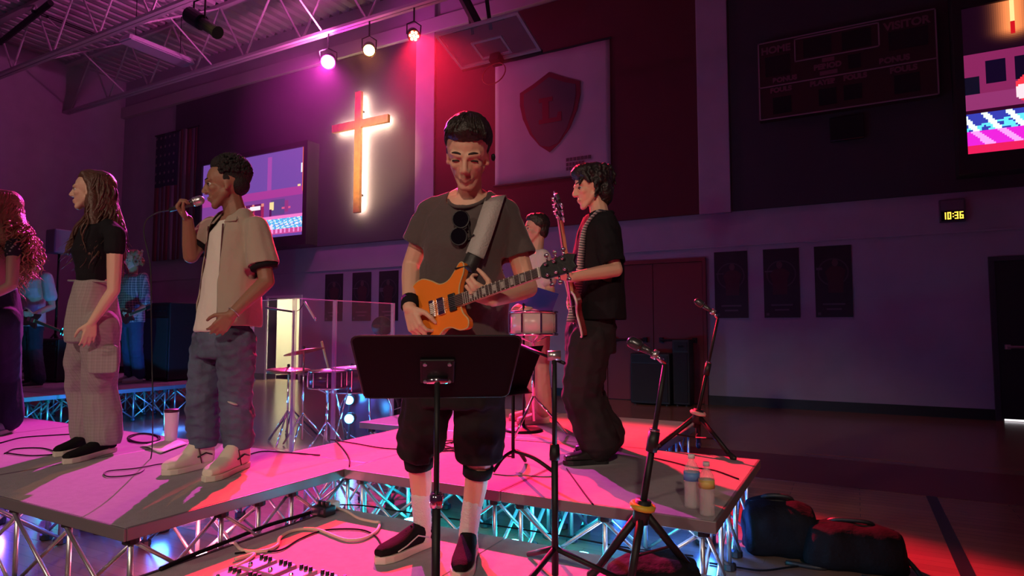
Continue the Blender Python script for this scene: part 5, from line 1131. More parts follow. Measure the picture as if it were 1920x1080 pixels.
# ================================================================ a simpler figure for the people farther back
def figure(label, cx, top, feet, D, face, skin, hairm, shirtm, legm, shoem, arms, hand_s=1.0, lean=0, hairstyle='short', zfloor=Z2, width=1.0):
    """arms: [(shoulder, elbow, wrist, finger dir, palm normal), ...] in pixels + depth offsets."""
    Q = lambda x, y, d=0.: P(x, y, D+d)
    H = feet-top; f, s = axes(face)
    base = onz(cx, feet, zfloor); per = thing('person', label, 'person', V(base.x, base.y, zfloor))
    pxm = FPX/D; y = lambda fr: top+H*fr
    hs = H*.132/pxm/.235; hc = Q(cx+lean, top+H*.072); M = headM(hc, face, V(0, 0, 1), hs)
    pel, chest, neck = Q(cx, y(.49)), Q(cx, y(.27)), Q(cx, y(.175)); sc = H/pxm/1.72
    mb = MB(); head_shapes(mb, M); skinbase(mb, pel, chest, neck, hc, f, s, .15*sc, .052*sc)
    for a in arms:
        sh, el, wr = Q(*a[0]), Q(*a[1]), Q(*a[2]); arm(mb, sh, el, wr, (.046*sc, .039*sc, .036*sc, .027*sc)); hand(mb, wr, a[3], a[4], V(0, 0, 1), (35, 45, 30), sc)
    legs = []
    for sg in (-1, 1):
        hip = pel+s*sg*.085*sc-V(0, 0, .03); kn = Q(cx, y(.735))+s*sg*.10*sc; he = V(base.x, base.y, zfloor)+s*sg*.11*sc-f*.08; legs.append((hip, kn, he+V(0, 0, .09)+f*.05, he, he+f*.28))
        mb.cap(hip, .08*sc, kn, .054*sc); mb.cap(kn, .052*sc, legs[-1][2], .036*sc)
    fuse(mb, 'body', m_skin_f, per, .008, 3, colf=skincol(skin, M)); face_parts(per, M, (.03, .02, .015), (.02, .015, .012))
    hb = MB(); hb.ell((-.034, 0, .052), (.100, .088, .090), M, 18, 10); hb.ell((.004, 0, .095), (.070, .074, .045), M); hb.ell((-.055, 0, -.01), (.06, .078, .075), M)
    if hairstyle == 'bushy':
        rr = random.Random(4)
        for i in range(60):
            a = rr.uniform(0, 6.28); z = rr.uniform(-.06, .12); q = M @ V(-.03+.105*math.cos(a), .1*math.sin(a), z)
            if math.cos(a) > .6 and z < .06: continue
            hb.cap(q, .016, q+V(0, 0, -.03), .01, 6)
    fuse(hb, 'hair', hairm, per, .008, 1, wr=.005, wscale=35)
    tb = MB(); tb.loft(rings([(Q(cx, y(.545)), .185*sc*width, .135*sc), (Q(cx, y(.42)), .175*sc*width, .13*sc), (chest, .185*sc*width, .13*sc), (Q(cx, y(.205)), .175*sc, .105*sc), (Q(cx, y(.178)), .085*sc, .07*sc)], f, s), 24)
    for a in arms: sh, el = Q(*a[0]), Q(*a[1]); tb.cap(sh, .064*sc, sh.lerp(el, a[5] if len(a) > 5 else .65), .074*sc)
    fuse(tb, 'shirt', shirtm, per, .01, 3, wr=.006, wscale=10, cut=neckcut(neck+V(0, 0, .015), .06*sc, .03, f))
    pb_ = MB(); pb_.loft(rings([(Q(cx, y(.58)), .155*sc, .12*sc), (pel, .155*sc, .118*sc), (Q(cx, y(.46)), .145*sc, .108*sc)], f, s), 20)
    for hip, kn, an, he, to in legs: pb_.cap(hip, .095*sc, kn, .078*sc); pb_.cap(kn, .078*sc, an+V(0, 0, .02), .075*sc)
    fuse(pb_, 'trousers', legm, per, .01, 3, wr=.007, wscale=10)
    for hip, kn, an, he, to in legs: shoe(per, he, to, zfloor, .10, shoem, m_rubber, .08, .028, lace=m_white)
    return per, M
# percussionist behind the bass player
D = depth(onz(1005, 792, Z2))
m_wshirt = mat('white_overshirt', (.62, .58, .58), .85, bump=.4, bscale=20)
figure('person in pale shirt standing behind a snare drum at the back', 1004, 402, 790, D, camdir(-.95, -.05, -.3), (.58, .36, .27), mat('dark_hair_back', (.02, .014, .012), .5, bump=.5, bscale=80), m_wshirt, mat('khaki', (.42, .35, .27), .85, bump=.4, bscale=25), m_white,
       [((1018, 482, -.13), (1032, 545, -.16), (1000, 572, -.32), camdir(-.7, -.3, -.5), camdir(-.3, -.8, .2)), ((996, 482, .13), (1005, 545, .16), (985, 570, -.1), camdir(-.7, -.3, -.4), camdir(-.3, -.8, .2))])
D = 8.5
m_rag = mat('pale_grey_raglan', (.50, .48, .52), .85, bump=.3, bscale=20)
figure('person in pale grey shirt with a guitar at the far left riser', 60, 474, 726, D, camdir(-.55, -.1, -.8), (.58, .38, .29), mat('brown_hair_back', (.06, .035, .02), .5, bump=.5, bscale=80), m_rag, mat('dark_jeans', (.02, .024, .045), .85, bump=.4, bscale=25), m_black,
       [((88, 520, -.1), (98, 575, -.12), (62, 590, -.38), camdir(-.8, .1, -.3), camdir(0, .3, 1)), ((38, 520, .08), (26, 572, .1), (44, 598, -.25), camdir(.8, -.2, -.3), camdir(0, .3, 1))], width=1.1)
m_flan = mat('flannel', (.3, .1, .1), .9, bump=.3, bscale=25); plaid(m_flan, (.05, .045, .08), (.50, .36, .36), 9, 1.2)
figure('person in checked flannel shirt on the far left riser', 248, 470, 716, 8.7, camdir(-.5, -.12, -.8), (.6, .4, .3), mat('bushy_blond_hair', (.42, .24, .13), .6, bump=.8, bscale=60), m_flan, mat('blue_jeans_back', (.04, .055, .12), .85, bump=.4, bscale=25), m_white,
       [((268, 520, -.08), (274, 572, -.1), (250, 590, -.35), camdir(-.8, 0, -.3), camdir(0, .3, 1), .9), ((230, 520, .08), (224, 572, .08), (240, 588, -.25), camdir(.8, -.1, -.3), camdir(0, .3, 1), .9)], hairstyle='bushy')
def simple_guitar(label, pa, pb, col, toward, scale=1.0):
    u = (pb-pa).normalized(); n0 = Vector(toward); n0 = (n0-u*n0.dot(u)).normalized(); GM = frame(pa, u, n0.cross(u)); k = (pb-pa).length/1.0
    t = thing('electric_guitar', label, 'guitar', pa)
    o2 = [(-.02, 0), (0, .10), (.06, .16), (.14, .14), (.20, .11), (.28, .13), (.35, .15), (.34, .09), (.31, .03), (.31, -.03), (.34, -.09), (.34, -.14), (.27, -.13), (.20, -.11), (.13, -.15), (.05, -.16), (-.01, -.10)]
    MB().prism([(x*k, y*k) for x, y in o2], GM, -.04*k, 0).build('body', col, t, bevel=.006)
    MB().prism([(.28*k, -.028*k), (.82*k, -.021*k), (.82*k, .021*k), (.28*k, .028*k)], GM, -.012*k, .01*k).build('neck', m_gedge, t); MB().prism([(.3*k, -.026*k), (.82*k, -.02*k), (.82*k, .02*k), (.3*k, .026*k)], GM, .0102*k, .014*k).build('fingerboard', m_ebony, t)
    MB().prism([(x*k, y*k) for x, y in ((.82, -.022), (.85, -.04), (.98, -.04), (1.0, 0), (.98, .04), (.85, .04), (.82, .022))], GM, -.01*k, .006*k).build('headstock', m_black, t)
    for i in range(3):
        for sg in (-1, 1): MB().tube(GM @ V((.86+.045*i)*k, sg*.03*k, 0), GM @ V((.86+.045*i)*k, sg*.065*k, 0), .008).build('tuning_peg', m_chrome, t)
    for x in (.17, .25): box((x*k-.02, -.04*k, 0), (x*k+.02, .04*k, .012), GM).build('pickup', m_chrome, t)
    return t
simple_guitar('dark guitar held low by the person in pale grey shirt', P(40, 592, 8.12), P(128, 626, 8.05), m_bassb, -FWD)
simple_guitar('dark red guitar held by the person in flannel', P(228, 596, 8.36), P(284, 574, 8.1), m_bassb, -FWD)
# ================================================================ stands
def tripod(t, c, feet, hub_h, r=.014, floorz=None, spreader=True):
    hub = c+V(0, 0, hub_h)
    for p in feet:
        MB().tube(hub, p, r, r*.8, 8).build('leg', m_blackmetal, t, True); MB().cap(p, r*1.3, p+(hub-p).normalized()*.03, r*1.2, 8).build('rubber_foot', m_joint, t, True)
        if spreader: MB().tube(c+V(0, 0, hub_h*.42), hub.lerp(p, .52), .006, n=6).build('brace', m_blackmetal, t)
# black music stand in front of the guitarist
mc = P(820, 690, 1.82); fl = V(mc.x, mc.y, Z1)
t = thing('music_stand', 'large black music stand in front of the guitarist', 'music stand', fl)
back = (mc-CAM); back.z = 0; back.normalize(); side = V(back.y, -back.x, 0)
MM = frame(mc, side, V(0, 0, 1)*.70-back*.72)             # desk plane: x across, y up the desk
hw, hh = .235, .135
rr = .022; poly = []
for cx_, cy_, a0 in ((hw*.93-rr, -hh+rr, -90), (hw-rr, hh-rr, 0), (-hw+rr, hh-rr, 90), (-hw*.93+rr, -hh+rr, 180)):
    for a in range(0, 91, 30): poly.append((cx_+rr*math.cos(math.radians(a0+a)), cy_+rr*math.sin(math.radians(a0+a))))
MB().prism(poly, MM, -.0015, .0015).build('desk', m_matte, t)
MB().path([MM @ V(x, y, 0) for x, y in poly+poly[:1]], .003).build('desk_edge', m_black, t, True)
box((-hw*.92, -hh-.002, -.05), (hw*.92, -hh+.002, .0), MM).build('ledge', m_black, t)
zs = 1 if (MM.to_3x3() @ V(0, 0, 1)).dot(back) < 0 else -1
box((-.05, -.055, zs*.002), (.05, .045, zs*.012), MM).build('desk_bracket', m_blackmetal, t, bevel=.004)
for x, y in ((-.035, .03), (.035, .03), (-.035, -.045), (.035, -.045)): MB().lathe([(.006, 0), (.006, .004)], MM @ V(x, y, zs*.012), 10, MM.to_3x3()).build('rivet', m_steel, t)
pt_ = MM @ V(0, -.03, zs*.03)
MB().tube(MM @ V(-.03, -.03, zs*.022), MM @ V(.03, -.03, zs*.022), .010, n=12).build('tilt_joint', m_chrome, t, True)
px_, py_ = pt_.x, pt_.y
MB().tube((px_, py_, pt_.z), (px_, py_, Z1+.45), .0085, n=12).build('upper_pole', m_blackmetal, t, True); MB().tube((px_, py_, Z1+.47), (px_, py_, Z1+.03), .0125, n=12).build('lower_pole', m_blackmetal, t, True)
MB().lathe([(.018, 0), (.02, .01), (.02, .03), (.016, .04)], (px_, py_, Z1+.45), 14).build('collar', m_chrome, t, True)
for i in range(3):
    a = math.radians(40+120*i); e = V(px_+math.cos(a)*.25, py_+math.sin(a)*.25, Z1+.012); MB().path(bez([V(px_, py_, Z1+.14), V(px_, py_, Z1+.14).lerp(e, .5)+V(0, 0, .03), e], 5), .010).build('leg', m_blackmetal, t, True)
# second music stand, on the platform behind
c = P(938, 694, 3.05); fl = onz(962, 880, Z2); t = thing('music_stand', 'smaller black music stand on the platform beside the bass player', 'music stand', fl)
MM = frame(c, RGT*.8+FWD*.6, V(0, 0, 1)*.85-FWD*.5)
MB().prism([(-.24, -.12), (.20, -.12), (.235, .12), (-.24, .12)], MM, -.0015, .0015).build('desk', m_matte, t); box((-.22, -.122, -.001), (.20, -.118, .05), MM).build('ledge', m_black, t)
MB().tube(V(fl.x, fl.y, Z2+.06), V(fl.x, fl.y, c.z-.06), .010, n=10).build('pole', m_blackmetal, t, True); MB().tube(V(fl.x, fl.y, c.z-.06), c, .009).build('tilt_joint', m_blackmetal, t)
for p in (onz(925, 888, Z2), onz(1042, 892, Z2), onz(985, 868, Z2)): MB().path(bez([V(fl.x, fl.y, Z2+.10), V(fl.x, fl.y, Z2+.10).lerp(p, .5)+V(0, 0, .025), p+V(0, 0, .012)], 5), .011).build('leg', m_blackmetal, t, True)
# straight black boom stand with its pole in front of the platform
fl = onz(1041, 1088, Z1); dd = depth(fl); top = P(1032, 668, dd); t = thing('microphone_stand', 'tall straight black boom stand right of the big music stand', 'microphone stand', fl)
top = V(fl.x, fl.y, top.z)
MB().tube(fl+V(0, 0, .02), fl.lerp(top, .55), .0135, n=12).build('lower_pole', m_blackmetal, t, True); MB().tube(fl.lerp(top, .55), top, .010, n=12).build('upper_pole', m_blackmetal, t, True)
MB().lathe([(.019, 0), (.021, .02), (.018, .06)], fl.lerp(top, .53), 12).build('clutch', m_blackmetal, t, True)
MB().tube(top-RGT*.025, top+RGT*.025, .02, n=12).build('boom_clamp', m_steel, t, True)
MB().tube(top+V(0, 0, -.03)+RGT*.04, P(966, 643, dd+.35), .007, n=8).build('boom_arm', m_blackmetal, t, True)
for i in range(3):
    a = math.radians(20+120*i); e = fl+V(math.cos(a)*.26, math.sin(a)*.26, .012); MB().tube(fl+V(0, 0, .12), e, .011).build('leg', m_blackmetal, t, True)
m_yellow = mat('yellow_tape', (.62, .42, .03), .5, bump=.1); m_pink = mat('pale_tape', (.65, .48, .45), .5)
def micstand(label, hubpx, hubd, toppx, topd, micA, micB, feet, clutchpx, tape, r=.0115, extra_tape=None):
    hub, top = P(*hubpx, hubd), P(*toppx, topd); fl = sum((Vector(p) for p in feet), V(0, 0, 0))/3
    t = thing('microphone_stand', label, 'microphone stand', fl)
    cl = hub.lerp(top, clutchpx)
    MB().tube(hub-(top-hub).normalized()*.08, cl, r*1.15, n=12).build('lower_pole', m_blackmetal, t, True); MB().tube(cl, top, r*.85, n=12).build('upper_pole', m_blackmetal, t, True)
    ax = (top-hub).normalized(); MB().tube(cl-ax*.04, cl+ax*.035, r*1.9, n=10).build('clutch', m_black, t, True)
    MB().tube(cl+ax*.036, cl+ax*.046, r*1.7, n=10).build('clutch_ring', m_chrome, t, True)
    for p in feet:
        p = Vector(p); MB().tube(hub, p, .017, .014, 8).build('leg', m_blackmetal, t, True); MB().cap(p+V(0, 0, .010), .017, p+(hub-p).normalized()*.04, .017, 8).build('rubber_foot', m_joint, t, True)
        MB().tube(fl.lerp(hub, .38), hub.lerp(p, .55), .006, n=6).build('brace', m_blackmetal, t)
    MB().tube(hub-ax*.05, hub+ax*.035, .033, .03, 12).build('hub', m_black, t, True)
    MB().path([hub+frame(V(0, 0, 0), ax, RGT).to_3x3() @ V(.012, math.cos(a)*.038, math.sin(a)*.038) for a in np.linspace(0, 6.283, 13)], .013).build('tape', tape, t, True)
    a, b = Vector(micA), Vector(micB); clip = top.lerp(b, .5)
    MB().tube(top, b, r*.9, n=8).build('clip', m_chrome, t, True); MB().tube(b-(a-b)*.06, b+(a-b)*.14, .019, n=12).build('clip_sleeve', m_steel, t, True)
    mt = thing('microphone', label.replace('microphone stand', 'stand').replace('tripod', 'microphone clipped to the tripod'), 'microphone', b)
    MB().tube(b, b.lerp(a, .68), .011, .017, 12).build('handle', m_micb, mt, True); MB().tube(b.lerp(a, .68), b.lerp(a, .74), .022, n=12).build('ring', m_steel, mt, True); MB().cap(b.lerp(a, .78), .024, a, .023, 12).build('grille', m_micb, mt, True)
    return t
fe = [onz(1108, 1082, Z1), onz(1305, 1078, Z1), onz(1178, 1120, Z1)]; dn = sum(depth(p) for p in fe)/3
micstand('near black tripod microphone stand with yellow tape in front of the platform', (1204, 955), dn, (1247, 682), dn, P(1186, 642, dn+.02), P(1230, 666, dn), fe, .47, m_yellow)
fe = [onz(1228, 842, Z2), onz(1310, 838, Z2), onz(1376, 862, Z2)]; dn = sum(depth(p) for p in fe)/3
micstand('farther black tripod microphone stand on the platform before the red door', (1308, 778), dn, (1346, 598), dn, P(1308, 566, dn+.02), P(1338, 586, dn), fe, .48, m_pink, .010)
# round-base stand with a blue folder by the percussionist
c = onz(982, 808, Z2); t = thing('music_stand', 'round-base stand holding a blue folder before the percussionist', 'music stand', c); dc = depth(c); fc = P(1000, 556, dc)
MB().lathe([(.14, 0), (.145, .008), (.12, .022), (.03, .03), (.014, .05)], c, 24).build('base', m_blackmetal, t, True); MB().tube(c+V(0, 0, .03), V(c.x, c.y, fc.z-.02), .009).build('pole', m_blackmetal, t, True)
MF = frame(fc, RGT*.95-V(0, 0, .3), -FWD*.6+V(0, 0, .6)); box((-.16, -.1, -.004), (.16, .1, .004), MF).build('desk', m_matte, t); box((-.17, -.11, .005), (.17, .11, .012), MF).build('folder', mat('blue_folder', (.03, .05, .35), .5, bump=.05), t)
# ================================================================ drums
m_shell = mat('drum_shell_dark', (.03, .025, .05), .2, bump=.02); m_shellw = mat('drum_shell_pale', (.6, .55, .52), .3); m_head = mat('drum_head', (.6, .55, .58), .5); m_brass = mat('cymbal_bronze', (.50, .32, .16), .25, .9, bump=.1, bscale=200)
def drum(name, label, c, r, h, shell, axis=V(0, 0, 1), lugs=8, legs=True, floor=0.0, group='drum kit behind the clear shield'):
    t = thing(name, label, 'drum', V(c.x, c.y, floor), group); ax = Vector(axis).normalized(); Mx = frame(c, ax.orthogonal(), ax.cross(ax.orthogonal())); R3 = Mx.to_3x3()
    MB().lathe([(r, -h/2), (r, h/2)], c, 28, R3).build('shell', shell, t, True)
    for sg in (-1, 1):
        MB().lathe([(r*.985, 0), (r*.985, .004)], c+R3 @ V(0, 0, sg*(h/2+.003)-.002), 28, R3).build('drum_head', m_head if name != 'bass_drum' else m_shell, t)
        MB().path([c+R3 @ V(math.cos(a)*(r+.008), math.sin(a)*(r+.008), sg*h/2) for a in np.linspace(0, 2*math.pi, 29)], .009).build('hoop', m_chrome, t, True)
    for i in range(lugs):
        a = 2*math.pi*i/lugs; MB().tube(c+R3 @ V(math.cos(a)*(r+.012), math.sin(a)*(r+.012), -h*.42), c+R3 @ V(math.cos(a)*(r+.012), math.sin(a)*(r+.012), h*.42), .008, n=6).build('lug', m_chrome, t)
    if legs:
        for i in range(3):
            a = 2*math.pi*i/3+.4; top = c+R3 @ V(math.cos(a)*(r+.01), math.sin(a)*(r+.01), -h*.3) if legs == 'floor' else V(c.x, c.y, floor+.28)
            e = V(c.x+math.cos(a)*(r+.03 if legs == 'floor' else .24), c.y+math.sin(a)*(r+.03 if legs == 'floor' else .24), floor+.01); MB().tube(top, e, .009).build('leg', m_chrome, t, True)
            if legs != 'floor': MB().tube(V(c.x, c.y, c.z-h/2-.06), c+R3 @ V(math.cos(a)*r*.9, math.sin(a)*r*.9, -h/2-.008), .007).build('basket_arm', m_chrome, t, True)
        if legs != 'floor': MB().tube(V(c.x, c.y, floor+.1), V(c.x, c.y, c.z-h/2-.03), .012).build('stand_pole', m_chrome, t, True)
    return t
drum('snare_drum', 'snare drum with chrome lugs seen through the clear shield', P(614, 711, 6.1), .17, .16, m_shell)
drum('floor_tom', 'dark floor tom with chrome lugs just left of the music stand', P(658, 712, 6.35), .19, .24, m_shell, legs='floor')
drum('bass_drum', 'blue-lit bass drum standing on the floor behind the shield', V(P(700, 760, 6.75).x, P(700, 760, 6.75).y, .30), .28, .40, m_shell, axis=V(.35, -1, 0), legs=False, lugs=10)
dD = depth(onz(1005, 792, Z2))-.55
drum('snare_drum', 'pale snare drum with chrome hoops in front of the percussionist', P(1000, 606, dD), .165, .16, m_shellw, floor=Z2, group='percussion on the back platform')
def cymbal(name, label, c, r, tilt, floor=0., double=False, boom=None):
    t = thing(name, label, 'cymbal', V(c.x, c.y, floor), 'cymbals behind the clear shield'); R3 = Matrix.Rotation(tilt[0], 3, 'X') @ Matrix.Rotation(tilt[1], 3, 'Y')
    prof = [(.004, .022), (.03, .020), (.05, .010), (r*.6, .004), (r, -.008), (r, -.010), (r*.6, .001), (.05, .006), (.004, .016)]
    MB().lathe(prof, c, 32, R3).build('cymbal', m_brass, t, True)
    if double: MB().lathe([(a, -b) for a, b in prof], c-V(0, 0, .035), 32, R3).build('cymbal', m_brass, t, True)
    MB().tube(V(c.x, c.y, floor+.08), c+V(0, 0, .05), .009).build('stand_pole', m_chrome, t, True); MB().lathe([(.012, 0), (.016, .01), (.012, .03)], c+V(0, 0, .022), 10).build('wing_nut', m_black, t, True)
    for i in range(3): a = 2*math.pi*i/3+1; MB().tube(V(c.x, c.y, floor+.34), V(c.x+math.cos(a)*.28, c.y+math.sin(a)*.28, floor+.01), .009).build('leg', m_chrome, t, True)
    if boom: MB().tube(*boom, .014).build('boom_arm', m_gedge, t, True)
cymbal('crash_cymbal', 'upper bronze cymbal beside the lit doorway', P(570, 658, 6.3), .20, (.05, -.22))
cymbal('hi_hat', 'lower pair of bronze cymbals crossing the lit doorway', P(541, 692, 6.5), .22, (.03, .05), double=True)
cymbal('ride_cymbal', 'bronze cymbal half hidden by the music stand', P(660, 690, 7.3), .18, (.1, .1), boom=(P(603, 640, 7.2), P(618, 700, 7.25)))
# drum throne
c = P(690, 700, 7.2); c = V(c.x, c.y, 0); t = thing('drum_throne', 'round black drum stool behind the drums', 'stool', c)
MB().lathe([(.15, .48), (.17, .50), (.17, .56), (.15, .58)], c, 20).build('seat', m_black, t, True); MB().tube(c+V(0, 0, .1), c+V(0, 0, .48), .014).build('pole', m_chrome, t, True)
for i in range(3): a = 2*math.pi*i/3; MB().tube(c+V(0, 0, .3), c+V(math.cos(a)*.24, math.sin(a)*.24, .01), .012).build('leg', m_chrome, t, True)
# overhead drum microphone on a boom
c = P(548, 720, 6.9); base = V(c.x, c.y, 0); tp = V(c.x, c.y, P(548, 584, 6.9).z); t = thing('microphone_stand', 'thin boom stand reaching over the cymbals before the lit doorway', 'microphone stand', base)
MB().tube(base+V(0, 0, .02), tp, .009).build('pole', m_blackmetal, t, True); MB().tube(P(498, 577, 6.9), P(552, 585, 6.9), .011).build('boom_arm', m_blackmetal, t, True)
for i in range(3): a = 2*math.pi*i/3+.5; MB().tube(base+V(0, 0, .3), base+V(math.cos(a)*.3, math.sin(a)*.3, .01), .01).build('leg', m_blackmetal, t, True)
a, b = P(571, 566, 6.9), P(590, 597, 6.9); t = thing('microphone', 'slim pale overhead microphone right of the lit doorway', 'microphone', b); MB().tube(a, b, .013, n=10).build('body', m_nut, t, True); MB().tube(b, b+(b-a)*.15, .014, n=10).build('grille', m_steel, t, True); MB().path(bez([a, P(562, 580, 6.9), P(552, 585, 6.9)], 4), .004).build('cable', m_black, t, True)
# unidentified round black disc left of the guitarist hand; stand and lobes made up
c = P(716, 612, 7.6); base = V(c.x, c.y, 0); t = thing('round_disc', 'round black disc on a stand left of the guitarist hand', 'disc', base)
Mf = frame(c, RGT, V(0, 0, 1)); MB().lathe([(.12, -.03), (.125, 0), (.12, .03)], c, 24, Mf.to_3x3()).build('disc_body', m_black, t, True); MB().tube(base+V(0, 0, .02), c-V(0, 0, .1), .015).build('pole', m_blackmetal, t, True); MB().lathe([(.18, 0), (.17, .02), (.02, .03)], base, 20).build('base', m_black, t, True)
for i in range(4): MB().ell((.055, 0, 0), (.05, .022, .004), Mf @ Matrix.Translation((0, 0, .031)) @ Matrix.Rotation(i*math.pi/2, 4, 'Z')).build('disc_lobe', m_blackmetal, t)
# ================================================================ clear drum shield
m_plexi = mat('clear_acrylic', (.75, .72, .85), .04, alpha=.045, spec=.4); m_hinge = mat('hinge_strip', (.55, .52, .72), .25, alpha=.40)
ZT = 1.41
def sp(px, d): p = P(px, 640, d); return V(p.x, p.y, 0)
js = [sp(472, 5.15), sp(551, 4.7), sp(627, 5.05), sp(736, 5.65)]
t = thing('drum_shield', 'clear acrylic panel shield standing before the drum kit', 'shield', (js[0]+js[-1])/2)
for a, b in zip(js, js[1:]):
    d = (b-a).normalized(); n = V(-d.y, d.x, 0)*.004; a2, b2 = a+d*.012, b-d*.012
    o = MB().add([a2-n, b2-n, b2+n, a2+n]+[p+V(0, 0, ZT) for p in (a2-n, b2-n, b2+n, a2+n)], [(0, 3, 2, 1), (4, 5, 6, 7), (0, 1, 5, 4), (1, 2, 6, 5), (2, 3, 7, 6), (3, 0, 4, 7)]).build('panel', m_plexi, t)
    MB().path([a2+V(0, 0, ZT), b2+V(0, 0, ZT)], .004).build('edge', m_hinge, t)
for p in js: MB().box((p.x-.016, p.y-.009, .0), (p.x+.016, p.y+.009, ZT+.004)).build('hinge', m_hinge, t)
# ================================================================ amplifiers, cases and bags
def cabinet(label, c, w_, d_, h, z, face=V(0, -1, 0), name='speaker_cabinet', cat='speaker'):
    f, s = axes(face); M = frame(V(c.x, c.y, z), s, f*-1); t = thing(name, label, cat, V(c.x, c.y, z))
    box((-w_/2, -d_/2+.02, .02), (w_/2, d_/2, h), M).build('box', m_black, t, bevel=.015); box((-w_/2+.03, -d_/2, .06), (w_/2-.03, -d_/2+.02, h*.8), M).build('grille', mat('grille_cloth', (.025, .024, .028), .9, bump=.6, bscale=200), t); box((-w_/2+.03, -d_/2+.004, h*.83), (w_/2-.03, -d_/2+.02, h*.96), M).build('control_panel', m_blackmetal, t)
    for i in range(5 if name == 'speaker_cabinet' else 0): MB().lathe([(.016, 0), (.014, .02)], M @ V(-w_/2+.1+i*(w_-.2)/4, -d_/2+.004, h*.895), 10, frame(V(0, 0, 0), M.to_3x3() @ V(1, 0, 0), V(0, 0, 1)).to_3x3()).build('knob', m_blackmetal, t)
    for x in (-1, 1):
        for y in (-1, 1): MB().lathe([(.025, 0), (.025, .02)], M @ V(x*(w_/2-.06), y*(d_/2-.07), 0), 10).build('foot', m_joint, t)
    return t
cabinet('tall black speaker cabinet on the far riser behind the singer', P(320, 650, 9.4), .62, .5, 1.15, Z2)
cabinet('low black amplifier on the far riser left of the woman in plaid', P(112, 690, 9.2), .7, .45, .62, Z2)
c = ony(1226, 700, WY-.35); cabinet('wide black equipment case on the gym floor by the red door', V(c.x, c.y, 0), .62, .5, .80, 0, name='equipment_case', cat='case')
c = ony(1281, 700, WY-.35); cabinet('narrow tall black speaker by the red door', V(c.x, c.y, 0), .26, .32, 1.02, 0)
c = P(112, 455, 9.9); t = thing('speaker_on_stand', 'pale-lit loudspeaker on a pole at the far left', 'speaker', V(c.x, c.y, Z2 if c.y < 6.6 else 0))
zf = ORG[t.name].z; MB().box((c.x-.14, c.y-.14, c.z-.18), (c.x+.14, c.y+.14, c.z+.2)).build('box', mat('grey_speaker', (.25, .24, .28), .6, bump=.1), t, bevel=.02); MB().tube((c.x, c.y, zf+.3), (c.x, c.y, c.z-.17), .018).build('pole', m_blackmetal, t, True)
for i in range(3): a = 2*math.pi*i/3; MB().tube(V(c.x, c.y, zf+.7), V(c.x+math.cos(a)*.45, c.y+math.sin(a)*.45, zf+.01), .014).build('leg', m_blackmetal, t, True)
m_bag = mat('black_nylon', (.007, .006, .008), .85, bump=.4, bscale=60, spec=.15)
def bag(label, c, ax, L, w_, h, seed):
    t = thing('duffel_bag', label, 'bag', V(c.x, c.y, 0)); f = Vector(ax).normalized(); s = V(-f.y, f.x, 0); b = MB()
    b.loft([(c+f*(x*L/2)+V(0, 0, h*.5*k), s*(w_/2*k), V(0, 0, h*.5*k)) for x, k in ((-1, .7), (-.9, .95), (-.4, 1.02), (0, .97), (.5, 1.0), (.9, .9), (1, .6))], 18, pw=.7)
    o = fuse(b, 'bag_body', m_bag, t, .012, 3, wr=.02, wscale=5)
    MB().path(bez([c-f*L*.25+s*w_*.2+V(0, 0, h*.95), c-f*L*.15+s*w_*.1+V(0, 0, h*1.08), c+f*L*.15+s*w_*.1+V(0, 0, h*1.08), c+f*L*.25+s*w_*.2+V(0, 0, h*.95)], 5), .012).build('handle', m_leather, t, True)
    MB().path(bez([c-f*L*.42+V(0, 0, h*.98), c+V(0, 0, h*1.02), c+f*L*.42+V(0, 0, h*.95)], 5), .006).build('zip', m_blackmetal, t, True)
    MB().path(bez([c+f*L*.45+V(0, 0, h*.5), c+f*L*.6-s*.1+V(0, 0, .02), c+f*L*.5-s*w_*.7+V(0, 0, .012), c-s*w_*.6+V(0, 0, .012)], 5), .012).build('strap', m_leather, t, True)
bag('black bag on the floor against the right end of the stage', onz(1452, 1040, 0)+V(.02, .06, 0), (1, .25, 0), .34, .32, .26, 1)
bag('longer black bag lying on the gym floor at the right', onz(1592, 1066, 0)+V(0.02, .04, 0), (1, .2, 0), .44, .28, .20, 2)
c = onz(1225, 1080, Z1); t = thing('cable_bag', 'dark soft bag on the low deck under the near microphone stand', 'bag', V(c.x, c.y, Z1)); b = MB(); b.loft([(c+RGT*(x*.17)+V(0, 0, .035*k), FWD*(.10*k), V(0, 0, .035*k)) for x, k in ((-1, .5), (-.6, .9), (0, 1.0), (.6, 1.1), (1, .6))], 16); fuse(b, 'bag_body', m_bag, t, .009, 2, wr=.012, wscale=9)
# ================================================================ small things on the decks
m_pet = mat('clear_bottle', (.86, .80, .82), .08, alpha=.30); m_lab = mat('blue_label', (.10, .25, .55), .5); m_laby = mat('yellow_label', (.60, .45, .12), .5)
def bottle(label, c, h, lab):
    t = thing('water_bottle', label, 'bottle', c, 'water bottles on the platform'); k = h/.22
    prof = [(.028, 0), (.032, .005)]+[(.0325-.0022*(i % 2), .012+.008*i) for i in range(12)]+[(.0325, .115), (.0325, .15), (.030, .165), (.018, .185), (.0125, .195), (.0125, .205)]
    MB().lathe([(a*k, b*k) for a, b in prof], c, 20).build('bottle_body', m_pet, t, True); MB().lathe([(.0332*k, .114*k), (.0332*k, .148*k)], c, 20).build('paper_label', lab, t, True); MB().lathe([(.0145*k, .203*k), (.0145*k, .218*k), (.013*k, .22*k)], c, 16).build('screw_cap', m_white, t, True)
bottle('water bottle with blue label near the platform corner', onz(1298, 952, Z2), .225, m_lab); bottle('water bottle with yellow label near the platform corner', onz(1326, 966, Z2), .215, m_laby)
c = onz(320, 828, Z2); t = thing('tumbler', 'tall white tumbler with dark lid on the platform beside the singer', 'tumbler', c)
